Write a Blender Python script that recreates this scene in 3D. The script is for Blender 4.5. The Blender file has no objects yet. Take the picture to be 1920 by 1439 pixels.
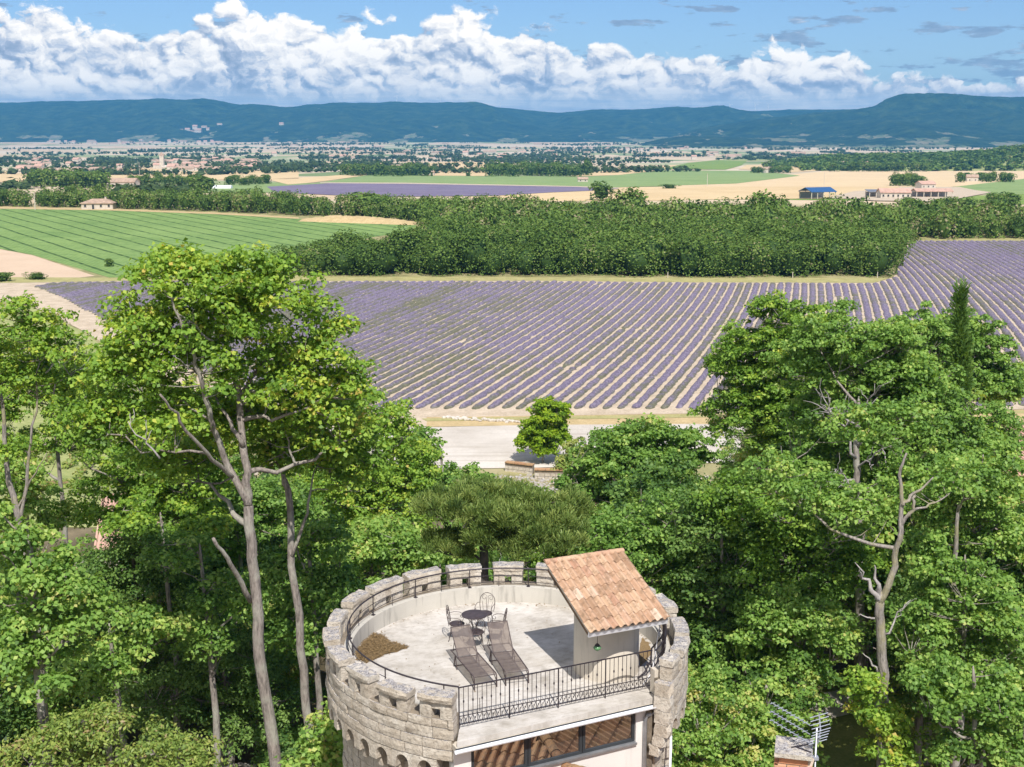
import bpy, bmesh, math, random
import numpy as np
from mathutils import Vector, Matrix
rng = np.random.default_rng(7)
random.seed(7)
sc = bpy.context.scene
col = sc.collection
rad = math.radians

# ---------------------------------------------------------------- camera, world, sun, exposure
PITCH = rad(11.3); F = 2400.0; SP, CP = math.sin(PITCH), math.cos(PITCH); CZ = 35.0
cam = bpy.data.objects.new('camera', bpy.data.cameras.new('camera')); col.objects.link(cam)
cam.data.sensor_width = 36; cam.data.lens = F / 1920 * 36
cam.data.clip_start = 0.1; cam.data.clip_end = 60000
cam.location = (0, 0, CZ); cam.rotation_euler = (rad(90) - PITCH, 0, 0)
sc.camera = cam

SUN_DIR = Vector((0.17, -0.75, 1.0)).normalized()      # towards the sun
sun = bpy.data.objects.new('sun', bpy.data.lights.new('sun', 'SUN')); col.objects.link(sun)
sun.data.energy = 4.6; sun.data.angle = rad(0.53); sun.data.color = (1.0, 0.955, 0.89)
sun.rotation_euler = SUN_DIR.to_track_quat('Z', 'Y').to_euler()
SUN_EL = math.asin(SUN_DIR.z); SUN_AZ = math.atan2(SUN_DIR.x, SUN_DIR.y)

sc.view_settings.view_transform = 'Standard'
try: sc.view_settings.look = 'None'
except Exception: pass
sc.view_settings.exposure = 0.35
sc.view_settings.gamma = 1.0
sc.view_settings.use_curve_mapping = False
sc.cycles.max_bounces = 6; sc.cycles.diffuse_bounces = 3; sc.cycles.glossy_bounces = 3
sc.cycles.transmission_bounces = 4; sc.cycles.transparent_max_bounces = 8; sc.cycles.volume_bounces = 0
sc.cycles.use_denoising = True
HAZE_DENSITY = 8.0e-5; HAZE_COLOR = (0.12, 0.48, 0.95)


class NT:
    """small helper to wire shader nodes"""
    def __init__(s, tree): s.t = tree; s.n = tree.nodes; s.l = tree.links
    def put(s, inp, v):
        if hasattr(v, 'is_output') or isinstance(v, bpy.types.NodeSocket): s.l.new(v, inp)
        elif v is not None: inp.default_value = v
    def node(s, typ, ins=None, **kw):
        n = s.n.new(typ)
        for k, v in kw.items(): setattr(n, k, v)
        for k, v in (ins or {}).items(): s.put(n.inputs[k], v)
        return n
    def math(s, op, a, b=0.0, c=None, clamp=False):
        n = s.node('ShaderNodeMath', {0: a, 1: b}, operation=op, use_clamp=clamp)
        if c is not None: s.put(n.inputs[2], c)
        return n.outputs[0]
    def vec(s, x=0.0, y=0.0, z=0.0):
        return s.node('ShaderNodeCombineXYZ', {0: x, 1: y, 2: z}).outputs[0]
    def vmath(s, op, a, b=(0, 0, 0)):
        return s.node('ShaderNodeVectorMath', {0: a, 1: b}, operation=op).outputs[0]
    def noise(s, v, scale=1.0, detail=2.0, rough=0.5, dist=0.0, dim='3D'):
        return s.node('ShaderNodeTexNoise', {'Vector': v, 'Scale': scale, 'Detail': detail, 'Roughness': rough, 'Distortion': dist}, noise_dimensions=dim).outputs[0]
    def ramp(s, f, stops, interp='LINEAR'):
        n = s.node('ShaderNodeValToRGB', {0: f}); n.color_ramp.interpolation = interp
        e = n.color_ramp.elements
        while len(e) < len(stops): e.new(0.5)
        for i, (p, c) in enumerate(stops):
            e[i].position = p; e[i].color = (*c, 1) if len(c) == 3 else c
        return n.outputs[0]
    def mix(s, f, a, b, blend='MIX'):
        n = s.node('ShaderNodeMix', data_type='RGBA', blend_type=blend)
        s.put(n.inputs[0], f)
        for k, v in ((6, a), (7, b)):
            if isinstance(v, tuple) and len(v) == 3: v = (*v, 1)
            s.put(n.inputs[k], v)
        return n.outputs[2]
    def sstep(s, v, a, b):
        return s.node('ShaderNodeMapRange', {'Value': v, 'From Min': a, 'From Max': b}, interpolation_type='SMOOTHSTEP').outputs[0]


world = bpy.data.worlds.new('World'); sc.world = world; world.use_nodes = True
w = NT(world.node_tree); w.n.clear()
sky = w.node('ShaderNodeTexSky', sky_type='NISHITA', sun_disc=False, sun_elevation=SUN_EL, sun_rotation=SUN_AZ,
             altitude=300, air_density=1.0, dust_density=0.2, ozone_density=2.5).outputs[0]
skyc = w.mix(1.0, sky, (0.58, 0.71, 0.93), 'MULTIPLY')
d = w.node('ShaderNodeTexCoord').outputs['Generated']
dx, dy, dz = w.node('ShaderNodeSeparateXYZ', {0: d}).outputs
az = w.math('ARCTAN2', dx, dy)
el = w.math('ARCSINE', dz)
# cumulus bank that stands along the horizon; top edge follows a curve over the azimuth
azn = w.math('ADD', w.math('MULTIPLY', az, 1 / 1.0), 0.5)
fc = w.node('ShaderNodeFloatCurve', {'Value': azn}); cv = fc.mapping.curves[0]
prof = [(-400, 40), (0, 20), (60, 50), (110, 45), (180, 75), (230, 60), (290, 112), (330, 70), (400, 38), (470, 15), (520, 48), (560, 30), (600, 45),
        (650, 62), (720, 50), (790, 55), (860, 28), (910, 48), (960, 66), (1030, 70), (1080, 95), (1130, 75), (1170, 112), (1250, 118), (1330, 124), (1420, 112), (1520, 100), (1570, 125), (1620, 165),
        (1700, 160), (1800, 168), (1920, 172), (2400, 120)]
pts = [(0.0, 0.06 * 5)] + [(0.5 + math.atan((x - 960) / F), (240 - y) / F * 5) for x, y in prof] + [(1.0, 0.05 * 5)]
while len(cv.points) < len(pts): cv.points.new(0.5, 0.5)
for p, (a, b) in zip(cv.points, pts): p.location = (a, b); p.handle_type = 'VECTOR'
fc.mapping.update()
top = w.math('MULTIPLY', fc.outputs[0], 0.2)


def cloud_height(off_x, off_y):
    """billowing heaps: round cells of several sizes on a warped sheet"""
    q = w.vec(w.math('ADD', w.math('MULTIPLY', az, 20.0), off_x), w.math('ADD', w.math('MULTIPLY', el, 27.0), off_y), 0.0)
    qw = w.vmath('ADD', q, w.vmath('MULTIPLY', w.vmath('SUBTRACT', warp, (0.5, 0.5, 0.5)), (0.50, 0.34, 0.0)))
    h = None
    for sc_, am in ((0.95, 0.50), (2.1, 0.26), (4.7, 0.13)):
        vo = w.node('ShaderNodeTexVoronoi', {'Vector': qw, 'Scale': sc_}, feature='F1', voronoi_dimensions='2D').outputs['Distance']
        t_ = w.math('MULTIPLY', w.math('SUBTRACT', 1.0, w.math('MULTIPLY', vo, vo)), am)
        h = t_ if h is None else w.math('ADD', h, t_)
    fb = w.noise(qw, 3.6, 5.0, 0.60, dim='2D')
    return w.math('ADD', h, w.math('MULTIPLY', fb, 0.34))


q0 = w.vec(w.math('MULTIPLY', az, 20.0), w.math('MULTIPLY', el, 27.0), 0.0)
warp = w.node('ShaderNodeTexNoise', {'Vector': q0, 'Scale': 1.9, 'Detail': 4.0, 'Roughness': 0.6}, noise_dimensions='2D').outputs['Color']
h0 = cloud_height(0.0, 0.0)
h1 = cloud_height(0.06, 0.11)
edge = w.math('ADD', w.math('SUBTRACT', top, el), w.math('MULTIPLY', w.math('SUBTRACT', h0, 0.88), 0.060))
dens = w.sstep(edge, -0.0022, 0.0045)
relief = w.math('SUBTRACT', h0, h1)
lit = w.math('ADD', 0.66, w.math('MULTIPLY', relief, 3.4))
hfrac = w.math('DIVIDE', w.math('SUBTRACT', el, 0.012), w.math('SUBTRACT', top, 0.004))
big = w.noise(w.vec(w.math('MULTIPLY', az, 11.0), w.math('MULTIPLY', el, 24.0), 0.0), 1.0, 3.0, dim='2D')
lit = w.math('ADD', lit, w.math('MULTIPLY', w.math('SUBTRACT', w.math('MINIMUM', hfrac, 1.0), 0.45), 0.45))
lit = w.math('ADD', lit, w.math('MULTIPLY', w.math('SUBTRACT', big, 0.5), 1.3))
cl = w.ramp(lit, [(0.0, (0.36, 0.44, 0.58)), (0.25, (0.49, 0.56, 0.70)), (0.46, (0.72, 0.77, 0.86)), (0.66, (1.08, 1.05, 1.02)), (1.0, (1.42, 1.33, 1.20))])
# flat grey base bands near the horizon
band = w.noise(w.vec(w.math('MULTIPLY', az, 7.0), w.math('MULTIPLY', el, 150.0), 0.0), 1.6, 4.0, 0.6, dim='2D')
bandc = w.ramp(band, [(0.3, (0.68, 0.75, 0.86)), (0.5, (0.98, 1.0, 1.0)), (0.7, (1.25, 1.20, 1.10))])
bmask = w.math('SUBTRACT', 1.0, w.sstep(el, 0.016, 0.034))
cl = w.mix(w.math('MULTIPLY', bmask, 0.8), cl, bandc)
# small grey scraps drifting above the bank
sq = w.vec(w.math('MULTIPLY', az, 16.0), w.math('MULTIPLY', el, 75.0), 0.0)
scr = w.noise(sq, 1.3, 5.0, 0.58, dim='2D')
azm = w.sstep(az, -0.02, 0.16)
scr_m = w.math('MULTIPLY', w.sstep(w.math('ADD', scr, w.math('MULTIPLY', azm, 0.055)), 0.61, 0.69), 0.8)
scr_c = w.ramp(w.noise(sq, 3.0, 3.0, 0.6, dim='2D'), [(0.35, (0.26, 0.36, 0.53)), (0.6, (0.36, 0.46, 0.62)), (0.8, (0.7, 0.76, 0.85))])
K = 7.7
sky2 = w.mix(scr_m, skyc, w.mix(1.0, scr_c, (K, K, K), 'MULTIPLY'))
sky3 = w.mix(dens, sky2, w.mix(1.0, cl, (K, K, K), 'MULTIPLY'))
bg = w.node('ShaderNodeBackground', {'Color': sky3, 'Strength': 0.10})
w.l.new(bg.outputs[0], w.node('ShaderNodeOutputWorld').inputs[0])

world.cycles.sampling_method = 'MANUAL'; world.cycles.sample_map_resolution = 256

# ---------------------------------------------------------------- geometry helpers
BREAKS = [(-900, 8.0), (92, 8.0), (124, 0.0), (640, 0.0), (900, -8.0), (1500, -20.0), (3000, -38.0), (5200, -48.0), (14500, -50.0)]
def zg(Y):
    return float(np.interp(Y, [b[0] for b in BREAKS], [b[1] for b in BREAKS]))
def ray(px, py):
    a = (px - 960) / F; b = (719.5 - py) / F
    return a, CP + b * SP, -SP + b * CP
def at(px, py, Y):                                  # the point seen at a pixel, at distance Y
    x, y, z = ray(px, py); t = Y / y
    return Vector((x * t, Y, CZ + z * t))
def onz(px, py, z):
    x, y, dz_ = ray(px, py); t = (z - CZ) / dz_
    return Vector((x * t, y * t, z))
def gnd(px, py):                                    # the ground seen at a pixel
    x, y, z = ray(px, py)
    lo, hi = 5.0, 14000.0
    for _ in range(60):
        m = (lo + hi) / 2; Yv = m
        if CZ + z / y * Yv > zg(Yv): lo = m
        else: hi = m
    return Vector((x / y * lo, lo, zg(lo)))
def mpp(p): return (p[1] * CP - (p[2] - CZ) * SP) / F   # metres per photo pixel at a point

def props(o, label=None, cat=None, group=None, kind=None):
    if label: o['label'] = label
    if cat: o['category'] = cat
    if group: o['group'] = group
    if kind: o['kind'] = kind
    return o
def link(name, data, mat=None, parent=None, loc=None):
    o = bpy.data.objects.new(name, data); col.objects.link(o)
    if mat is not None and data is not None:
        for m in (mat if isinstance(mat, (list, tuple)) else [mat]): data.materials.append(m)
    if parent is not None: o.parent = parent
    if loc is not None: o.location = loc
    return o
def thing(name, label, cat, loc=(0, 0, 0), rz=0.0, group=None):
    o = bpy.data.objects.new(name, None); col.objects.link(o)
    o.location = loc; o.rotation_euler = (0, 0, rz); o.empty_display_size = 0.3
    return props(o, label, cat, group)
def copy_tree(o, loc=None, rz=None, label=None, scale=None, parent=None):
    c = o.copy(); col.objects.link(c)
    if parent is not None: c.parent = parent
    if loc is not None: c.location = loc
    if rz is not None: c.rotation_euler = (0, 0, rz)
    if scale is not None: c.scale = scale
    if label: c['label'] = label
    for ch in o.children: copy_tree(ch, parent=c)
    return c

class MB:
    """mesh builder: gathers boxes, tubes and sheets into one mesh"""
    def __init__(s): s.v = []; s.f = []; s.m = []
    def add(s, vs, fs, mi=0):
        b = len(s.v); s.v += [tuple(v) for v in vs]; s.f += [tuple(i + b for i in f) for f in fs]; s.m += [mi] * len(fs)
    def box(s, c, size, rz=0.0, mi=0, ax=None):
        hx, hy, hz = size[0] / 2, size[1] / 2, size[2] / 2
        if ax is None:
            ax = (Vector((math.cos(rz), math.sin(rz), 0)), Vector((-math.sin(rz), math.cos(rz), 0)), Vector((0, 0, 1)))
        c = Vector(c)
        vs = [c + ax[0] * hx * i + ax[1] * hy * j + ax[2] * hz * k for k in (-1, 1) for j in (-1, 1) for i in (-1, 1)]
        s.add(vs, [(0, 2, 3, 1), (4, 5, 7, 6), (0, 1, 5, 4), (2, 6, 7, 3), (0, 4, 6, 2), (1, 3, 7, 5)], mi)
    def bar(s, a, b, wdt, hgt, mi=0, up=Vector((0, 0, 1))):
        a, b = Vector(a), Vector(b); x = (b - a); L = x.length; x.normalize()
        y = up.cross(x); y.normalize(); z = x.cross(y)
        s.box((a + b) / 2, (L, wdt, hgt), ax=(x, y, z), mi=mi)
    def tube(s, path, r, n=6, cap=True, mi=0, closed=False):
        path = [Vector(p) for p in path]; k = len(path)
        rr = r if isinstance(r, (list, tuple)) else [r] * k
        vs = []; prev = None
        for i, p in enumerate(path):
            if closed: t = path[(i + 1) % k] - path[i - 1]
            else: t = path[min(i + 1, k - 1)] - path[max(i - 1, 0)]
            if t.length < 1e-9: t = Vector((0, 0, 1))
            t.normalize()
            if prev is None:
                u = t.cross(Vector((0, 0, 1)))
                if u.length < 1e-3: u = t.cross(Vector((1, 0, 0)))
            else:
                u = prev - t * prev.dot(t)
                if u.length < 1e-6: u = t.orthogonal()
            u.normalize(); prev = u; q = t.cross(u)
            for j in range(n):
                a = 2 * math.pi * j / n
                vs.append(p + (u * math.cos(a) + q * math.sin(a)) * rr[i])
        fs = []
        for i in range(k if closed else k - 1):
            i2 = (i + 1) % k
            for j in range(n):
                j2 = (j + 1) % n
                fs.append((i * n + j, i * n + j2, i2 * n + j2, i2 * n + j))
        if cap and not closed:
            fs.append(tuple(range(n - 1, -1, -1))); fs.append(tuple((k - 1) * n + j for j in range(n)))
        s.add(vs, fs, mi)
    def lathe(s, c, prof_, n=16, mi=0):
        vs = []; fs = []; c = Vector(c)
        for (r, z) in prof_:
            for j in range(n):
                a = 2 * math.pi * j / n; vs.append(c + Vector((r * math.cos(a), r * math.sin(a), z)))
        for i in range(len(prof_) - 1):
            for j in range(n):
                j2 = (j + 1) % n; fs.append((i * n + j, i * n + j2, (i + 1) * n + j2, (i + 1) * n + j))
        fs.append(tuple(range(n - 1, -1, -1))); fs.append(tuple((len(prof_) - 1) * n + j for j in range(n)))
        s.add(vs, fs, mi)
    def mesh(s, name, smooth=False):
        me = bpy.data.meshes.new(name); me.from_pydata(s.v, [], s.f)
        if any(s.m): me.polygons.foreach_set('material_index', s.m)
        if smooth: me.polygons.foreach_set('use_smooth', [True] * len(s.f))
        me.update(); return me
    def obj(s, name, mat, parent=None, smooth=False, loc=None):
        return link(name, s.mesh(name, smooth), mat, parent, loc)

def np_mesh(name, V, Fq, tint=None, smooth=False):
    me = bpy.data.meshes.new(name)
    V = np.asarray(V, np.float32); Fq = np.asarray(Fq, np.int32)
    nf, k = Fq.shape
    me.vertices.add(len(V)); me.vertices.foreach_set('co', V.ravel())
    me.loops.add(nf * k); me.loops.foreach_set('vertex_index', Fq.ravel())
    me.polygons.add(nf); me.polygons.foreach_set('loop_start', np.arange(0, nf * k, k, dtype=np.int32))
    me.polygons.foreach_set('loop_total', np.full(nf, k, np.int32))
    if smooth: me.polygons.foreach_set('use_smooth', np.ones(nf, bool))
    if tint is not None:
        at_ = me.attributes.new('tint', 'FLOAT', 'POINT'); at_.data.foreach_set('value', np.asarray(tint, np.float32))
    me.update(calc_edges=True); return me

def vnoise(x, y, seed=0):
    """value noise on arrays"""
    xi = np.floor(x).astype(np.int64); yi = np.floor(y).astype(np.int64); fx = x - xi; fy = y - yi
    fx = fx * fx * (3 - 2 * fx); fy = fy * fy * (3 - 2 * fy)
    def h(a, b):
        n = (a * 374761393 + b * 668265263 + seed * 982451653) & 0xffffffff
        n = ((n ^ (n >> 13)) * 1274126177) & 0xffffffff
        return ((n ^ (n >> 16)) & 0xffff) / 65535.0
    return (h(xi, yi) * (1 - fx) + h(xi + 1, yi) * fx) * (1 - fy) + (h(xi, yi + 1) * (1 - fx) + h(xi + 1, yi + 1) * fx) * fy
def fbm(x, y, o=4, seed=0):
    t = 0; a = 0.5
    for i in range(o): t = t + a * vnoise(x * 2 ** i, y * 2 ** i, seed + i); a *= 0.5
    return t

# ---------------------------------------------------------------- materials
def material(name):
    m = bpy.data.materials.new(name); m.use_nodes = True; m.node_tree.nodes.clear()
    return m, NT(m.node_tree)
def finish(n, shader, disp=None):
    o = n.node('ShaderNodeOutputMaterial'); n.l.new(shader, o.inputs[0])
def pos(n): return n.node('ShaderNodeNewGeometry').outputs['Position']
def objco(n): return n.node('ShaderNodeTexCoord').outputs['Object']
def bsdf(n, color, rough=0.85, bump=None, strength=0.3, dist=0.02, metal=0.0, spec=0.4):
    ins = {'Base Color': color if not (isinstance(color, tuple) and len(color) == 3) else (*color, 1), 'Roughness': rough, 'Metallic': metal, 'Specular IOR Level': spec}
    b = n.node('ShaderNodeBsdfPrincipled', ins)
    if bump is not None:
        bp = n.node('ShaderNodeBump', {'Height': bump, 'Strength': strength, 'Distance': dist}); n.l.new(bp.outputs[0], b.inputs['Normal'])
    return b.outputs[0]
def simple(name, c, rough=0.8, var=0.15, scale=3.0, bump=0.2, bscale=None, metal=0.0, dist=0.01, spec=0.4, world_space=False):
    m, n = material(name)
    p = pos(n) if world_space else objco(n)
    f = n.noise(p, scale, 5.0, 0.6)
    lo = tuple(max(0, x * (1 - var * 1.6)) for x in c); hi = tuple(min(1, x * (1 + var * 1.6)) for x in c)
    cc = n.ramp(f, [(0.3, lo), (0.7, hi)])
    finish(n, bsdf(n, cc, rough, n.noise(p, bscale or scale * 6, 4.0, 0.6), bump, dist, metal, spec)); return m

def leaf_mat(name, stops, transl=0.35, rough=0.5, spec=0.5):
    m, n = material(name)
    t = n.node('ShaderNodeAttribute', attribute_name='tint').outputs['Fac']
    rnd = n.node('ShaderNodeObjectInfo').outputs['Random']
    t = n.math('ADD', t, n.math('MULTIPLY', n.math('SUBTRACT', rnd, 0.5), 0.24))
    c = n.ramp(t, stops)
    b = n.node('ShaderNodeBsdfPrincipled', {'Base Color': c, 'Roughness': rough, 'Specular IOR Level': spec * 0.6})
    tr = n.node('ShaderNodeBsdfTranslucent', {'Color': n.mix(1.0, c, (1.3, 1.2, 0.5), 'MULTIPLY')})
    mx = n.node('ShaderNodeMixShader', {0: transl}); n.l.new(b.outputs[0], mx.inputs[1]); n.l.new(tr.outputs[0], mx.inputs[2])
    finish(n, mx.outputs[0]); return m

M = {}
M['leaf_maple'] = leaf_mat('maple leaves', [(0.0, (0.085, 0.170, 0.028)), (0.35, (0.190, 0.345, 0.048)), (0.7, (0.35, 0.50, 0.075)), (0.93, (0.54, 0.60, 0.09)), (1.0, (0.60, 0.48, 0.12))], 0.42)
M['leaf_green'] = leaf_mat('green leaves', [(0.0, (0.078, 0.160, 0.036)), (0.35, (0.175, 0.325, 0.062)), (0.7, (0.315, 0.48, 0.110)), (0.93, (0.50, 0.60, 0.16)), (1.0, (0.58, 0.54, 0.20))], 0.42)
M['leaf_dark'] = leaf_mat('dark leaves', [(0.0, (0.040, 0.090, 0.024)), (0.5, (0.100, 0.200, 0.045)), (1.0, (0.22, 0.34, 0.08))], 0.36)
M['leaf_lime'] = leaf_mat('bright leaves', [(0.0, (0.11, 0.22, 0.014)), (0.5, (0.25, 0.40, 0.022)), (1.0, (0.46, 0.54, 0.04))], 0.42)
M['leaf_olive'] = leaf_mat('olive leaves', [(0.0, (0.08, 0.135, 0.034)), (0.5, (0.20, 0.30, 0.065)), (0.88, (0.36, 0.42, 0.10)), (1.0, (0.36, 0.27, 0.14))], 0.36)
M['needles'] = leaf_mat('pine needles', [(0.0, (0.055, 0.10, 0.024)), (0.5, (0.155, 0.235, 0.055)), (1.0, (0.32, 0.39, 0.11))], 0.3, 0.5)
M['leaf_wood'] = leaf_mat('woodland leaves', [(0.0, (0.042, 0.085, 0.018)), (0.5, (0.112, 0.192, 0.036)), (0.85, (0.20, 0.285, 0.062)), (1.0, (0.32, 0.28, 0.17))], 0.25, 0.6, 0.25)
M['leaf_far'] = leaf_mat('far leaves', [(0.0, (0.038, 0.07, 0.024)), (1.0, (0.105, 0.15, 0.052))], 0.15, 0.7, 0.2)

def bark(name, c, lich):
    m, n = material(name); p = pos(n)
    st = n.vmath('MULTIPLY', p, (1.0, 1.0, 0.22))
    f = n.noise(st, 14.0, 6.0, 0.65); g = n.noise(p, 1.3, 4.0, 0.6)
    cc = n.mix(n.sstep(g, 0.45, 0.65), n.ramp(f, [(0.32, tuple(x * 0.32 for x in c)), (0.52, tuple(x * 0.85 for x in c)), (0.7, tuple(x * 1.25 for x in c))]), lich)
    finish(n, bsdf(n, cc, 0.9, f, 1.0, 0.06)); return m
M['bark'] = bark('grey maple bark', (0.31, 0.265, 0.235), (0.35, 0.33, 0.28))
M['bark_pale'] = bark('pale bark', (0.36, 0.32, 0.29), (0.30, 0.27, 0.17))
M['bark_dark'] = bark('dark bark', (0.10, 0.082, 0.075), (0.14, 0.12, 0.10))
M['dead'] = bark('dead wood', (0.48, 0.44, 0.42), (0.36, 0.33, 0.32))

def stone_mat():
    m, n = material('weathered limestone')
    p = pos(n); g = n.node('ShaderNodeNewGeometry')
    rnd = n.node('ShaderNodeObjectInfo').outputs['Random']
    f = n.noise(p, 2.2, 8.0, 0.66); fine = n.noise(p, 22.0, 6.0, 0.7); pits = n.noise(p, 9.0, 5.0, 0.65)
    c = n.ramp(f, [(0.28, (0.33, 0.285, 0.23)), (0.45, (0.52, 0.465, 0.39)), (0.6, (0.63, 0.58, 0.505)), (0.75, (0.70, 0.66, 0.59))])
    c = n.mix(n.math('MULTIPLY', rnd, 0.5), c, (0.40, 0.33, 0.25))
    c = n.mix(n.math('MULTIPLY', n.sstep(fine, 0.52, 0.66), 0.65), c, (0.17, 0.14, 0.115))
    nz = n.node('ShaderNodeSeparateXYZ', {0: g.outputs['Normal']}).outputs[2]
    lm = n.math('MULTIPLY', n.sstep(nz, 0.35, 0.8), n.sstep(n.noise(p, 7.0, 6.0, 0.72), 0.40, 0.55))
    lc = n.ramp(n.noise(p, 26.0, 5.0, 0.75), [(0.38, (0.10, 0.088, 0.085)), (0.52, (0.33, 0.31, 0.31)), (0.66, (0.60, 0.58, 0.57))])
    c = n.mix(lm, c, lc)
    h = n.math('ADD', n.math('MULTIPLY', fine, 0.5), n.math('MULTIPLY', n.sstep(pits, 0.35, 0.6), 0.8))
    finish(n, bsdf(n, c, 0.92, h, 0.75, 0.018, spec=0.2)); return m
M['stone'] = stone_mat()
M['mortar'] = simple('mortar', (0.20, 0.165, 0.125), 0.95, 0.25, 5.0, 0.6, world_space=True)

def gravel_mat():
    m, n = material('pale gravel with wheel tracks'); p = pos(n)
    f = n.noise(p, 0.12, 6.0, 0.65); g = n.noise(p, 9.0, 5.0, 0.7); tr = n.noise(n.vmath('MULTIPLY', p, (0.05, 0.9, 1.0)), 1.0, 5.0, 0.6, 0.6)
    c = n.ramp(n.math('ADD', n.math('MULTIPLY', f, 0.5), n.math('MULTIPLY', g, 0.5)), [(0.35, (0.42, 0.375, 0.32)), (0.62, (0.64, 0.59, 0.53))])
    c = n.mix(n.math('MULTIPLY', n.sstep(tr, 0.52, 0.62), 0.35), c, (0.36, 0.31, 0.25))
    finish(n, bsdf(n, c, 0.95, g, 0.6, 0.06, spec=0.1)); return m
def render_mat(name, c, stain=0.5):
    m, n = material(name); p = pos(n)
    f = n.noise(p, 0.9, 6.0, 0.6)
    streak = n.noise(n.vmath('MULTIPLY', p, (3.5, 3.5, 0.35)), 2.0, 5.0, 0.6)
    cc = n.ramp(f, [(0.3, tuple(x * 0.86 for x in c)), (0.7, c)])
    cc = n.mix(n.math('MULTIPLY', n.sstep(streak, 0.50, 0.70), stain), cc, tuple(x * 0.55 for x in c))
    finish(n, bsdf(n, cc, 0.9, n.noise(p, 60.0, 4.0, 0.7), 0.25, 0.01, spec=0.2)); return m
M['render'] = render_mat('cream lime render', (0.60, 0.54, 0.455))
M['render_white'] = render_mat('white wall paint', (0.76, 0.73, 0.70), 0.25)
M['parapet'] = render_mat('grey cream cement', (0.53, 0.50, 0.445), 0.7)

def floor_mat():
    m, n = material('bleached cement screed'); p = pos(n)
    ca, sa = math.cos(rad(25.5)), math.sin(rad(25.5))
    x, y, _ = n.node('ShaderNodeSeparateXYZ', {0: p}).outputs
    u = n.math('ADD', n.math('MULTIPLY', x, ca), n.math('MULTIPLY', y, sa)); v = n.math('SUBTRACT', n.math('MULTIPLY', y, ca), n.math('MULTIPLY', x, sa))
    q = n.vec(u, v, 0.0)
    br = n.node('ShaderNodeTexBrick', {'Vector': q, 'Color1': (0.1, 0.1, 0.1, 1), 'Color2': (0.9, 0.9, 0.9, 1), 'Mortar': (0.5, 0.5, 0.5, 1), 'Scale': 1.0, 'Mortar Size': 0.004, 'Brick Width': 1.15, 'Row Height': 0.85}).outputs[0]
    f = n.noise(p, 1.6, 8.0, 0.7); st = n.noise(n.vmath('MULTIPLY', q, (0.6, 2.2, 1.0)), 5.0, 7.0, 0.7)
    c = n.ramp(f, [(0.3, (0.33, 0.30, 0.265)), (0.5, (0.54, 0.505, 0.465)), (0.72, (0.66, 0.63, 0.60))])
    c = n.mix(n.math('MULTIPLY', br, 0.42), c, (0.35, 0.31, 0.25))
    c = n.mix(n.math('MULTIPLY', n.sstep(st, 0.50, 0.66), 0.6), c, (0.33, 0.29, 0.24))
    finish(n, bsdf(n, c, 0.85, n.noise(p, 40.0, 4.0, 0.7), 0.3, 0.01, spec=0.3)); return m
M['floor'] = floor_mat()
def straw_mat():
    m, n = material('brown dried moss'); p = pos(n)
    f = n.noise(p, 30.0, 8.0, 0.75, 2.0)
    finish(n, bsdf(n, n.ramp(f, [(0.3, (0.10, 0.065, 0.03)), (0.5, (0.24, 0.16, 0.075)), (0.7, (0.40, 0.29, 0.15))]), 0.95, f, 0.8, 0.03)); return m
M['straw'] = straw_mat()

def tile_mat(name, ramp_, dark=0.5):
    m, n = material(name); p = pos(n)
    rnd = n.node('ShaderNodeObjectInfo').outputs['Random']
    c = n.ramp(rnd, ramp_)
    f = n.noise(p, 6.0, 6.0, 0.65)
    c = n.mix(n.math('MULTIPLY', n.sstep(f, 0.50, 0.62), dark), c, (0.17, 0.115, 0.07))
    g = n.noise(p, 10.0, 4.0, 0.6)
    c = n.mix(n.math('MULTIPLY', n.sstep(g, 0.60, 0.75), 0.45), c, (0.70, 0.60, 0.50))
    finish(n, bsdf(n, c, 0.85, n.noise(p, 50.0, 4.0, 0.7), 0.3, 0.01, spec=0.25)); return m
M['tile'] = tile_mat('terracotta tiles', [(0.0, (0.33, 0.21, 0.135)), (0.25, (0.46, 0.29, 0.19)), (0.5, (0.52, 0.36, 0.24)), (0.75, (0.42, 0.245, 0.165)), (0.90, (0.54, 0.38, 0.27)), (1.0, (0.62, 0.50, 0.40))])
M['tile_old'] = tile_mat('old roof tiles', [(0.0, (0.36, 0.19, 0.10)), (0.5, (0.46, 0.27, 0.15)), (1.0, (0.40, 0.25, 0.13))], 0.6)
M['roof_far'] = simple('far terracotta roof', (0.38, 0.27, 0.20), 0.9, 0.2, 0.6, 0.1)
M['wall_far'] = simple('far plaster wall', (0.52, 0.47, 0.40), 0.9, 0.1, 0.5, 0.1)
M['iron'] = simple('dark wrought iron', (0.045, 0.036, 0.042), 0.5, 0.2, 8.0, 0.15, metal=0.3)
M['bronze'] = simple('brown lacquered metal', (0.075, 0.056, 0.055), 0.5, 0.2, 8.0, 0.15, metal=0.2)
M['alu'] = simple('dull aluminium', (0.44, 0.46, 0.52), 0.5, 0.1, 8.0, 0.1, metal=0.5)
M['zinc'] = simple('grey zinc', (0.33, 0.34, 0.36), 0.42, 0.15, 3.0, 0.1, metal=0.6)
M['frame'] = simple('anthracite window frame', (0.035, 0.04, 0.045), 0.4, 0.1, 3.0, 0.05)
M['white_trim'] = simple('white painted trim', (0.75, 0.76, 0.80), 0.45, 0.06, 3.0, 0.05)
M['brick'] = tile_mat('red brick', [(0.0, (0.44, 0.19, 0.10)), (0.5, (0.54, 0.27, 0.15)), (1.0, (0.58, 0.34, 0.21))], 0.3)
M['pvc'] = simple('white pvc pipe', (0.72, 0.72, 0.76), 0.4, 0.05)
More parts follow.
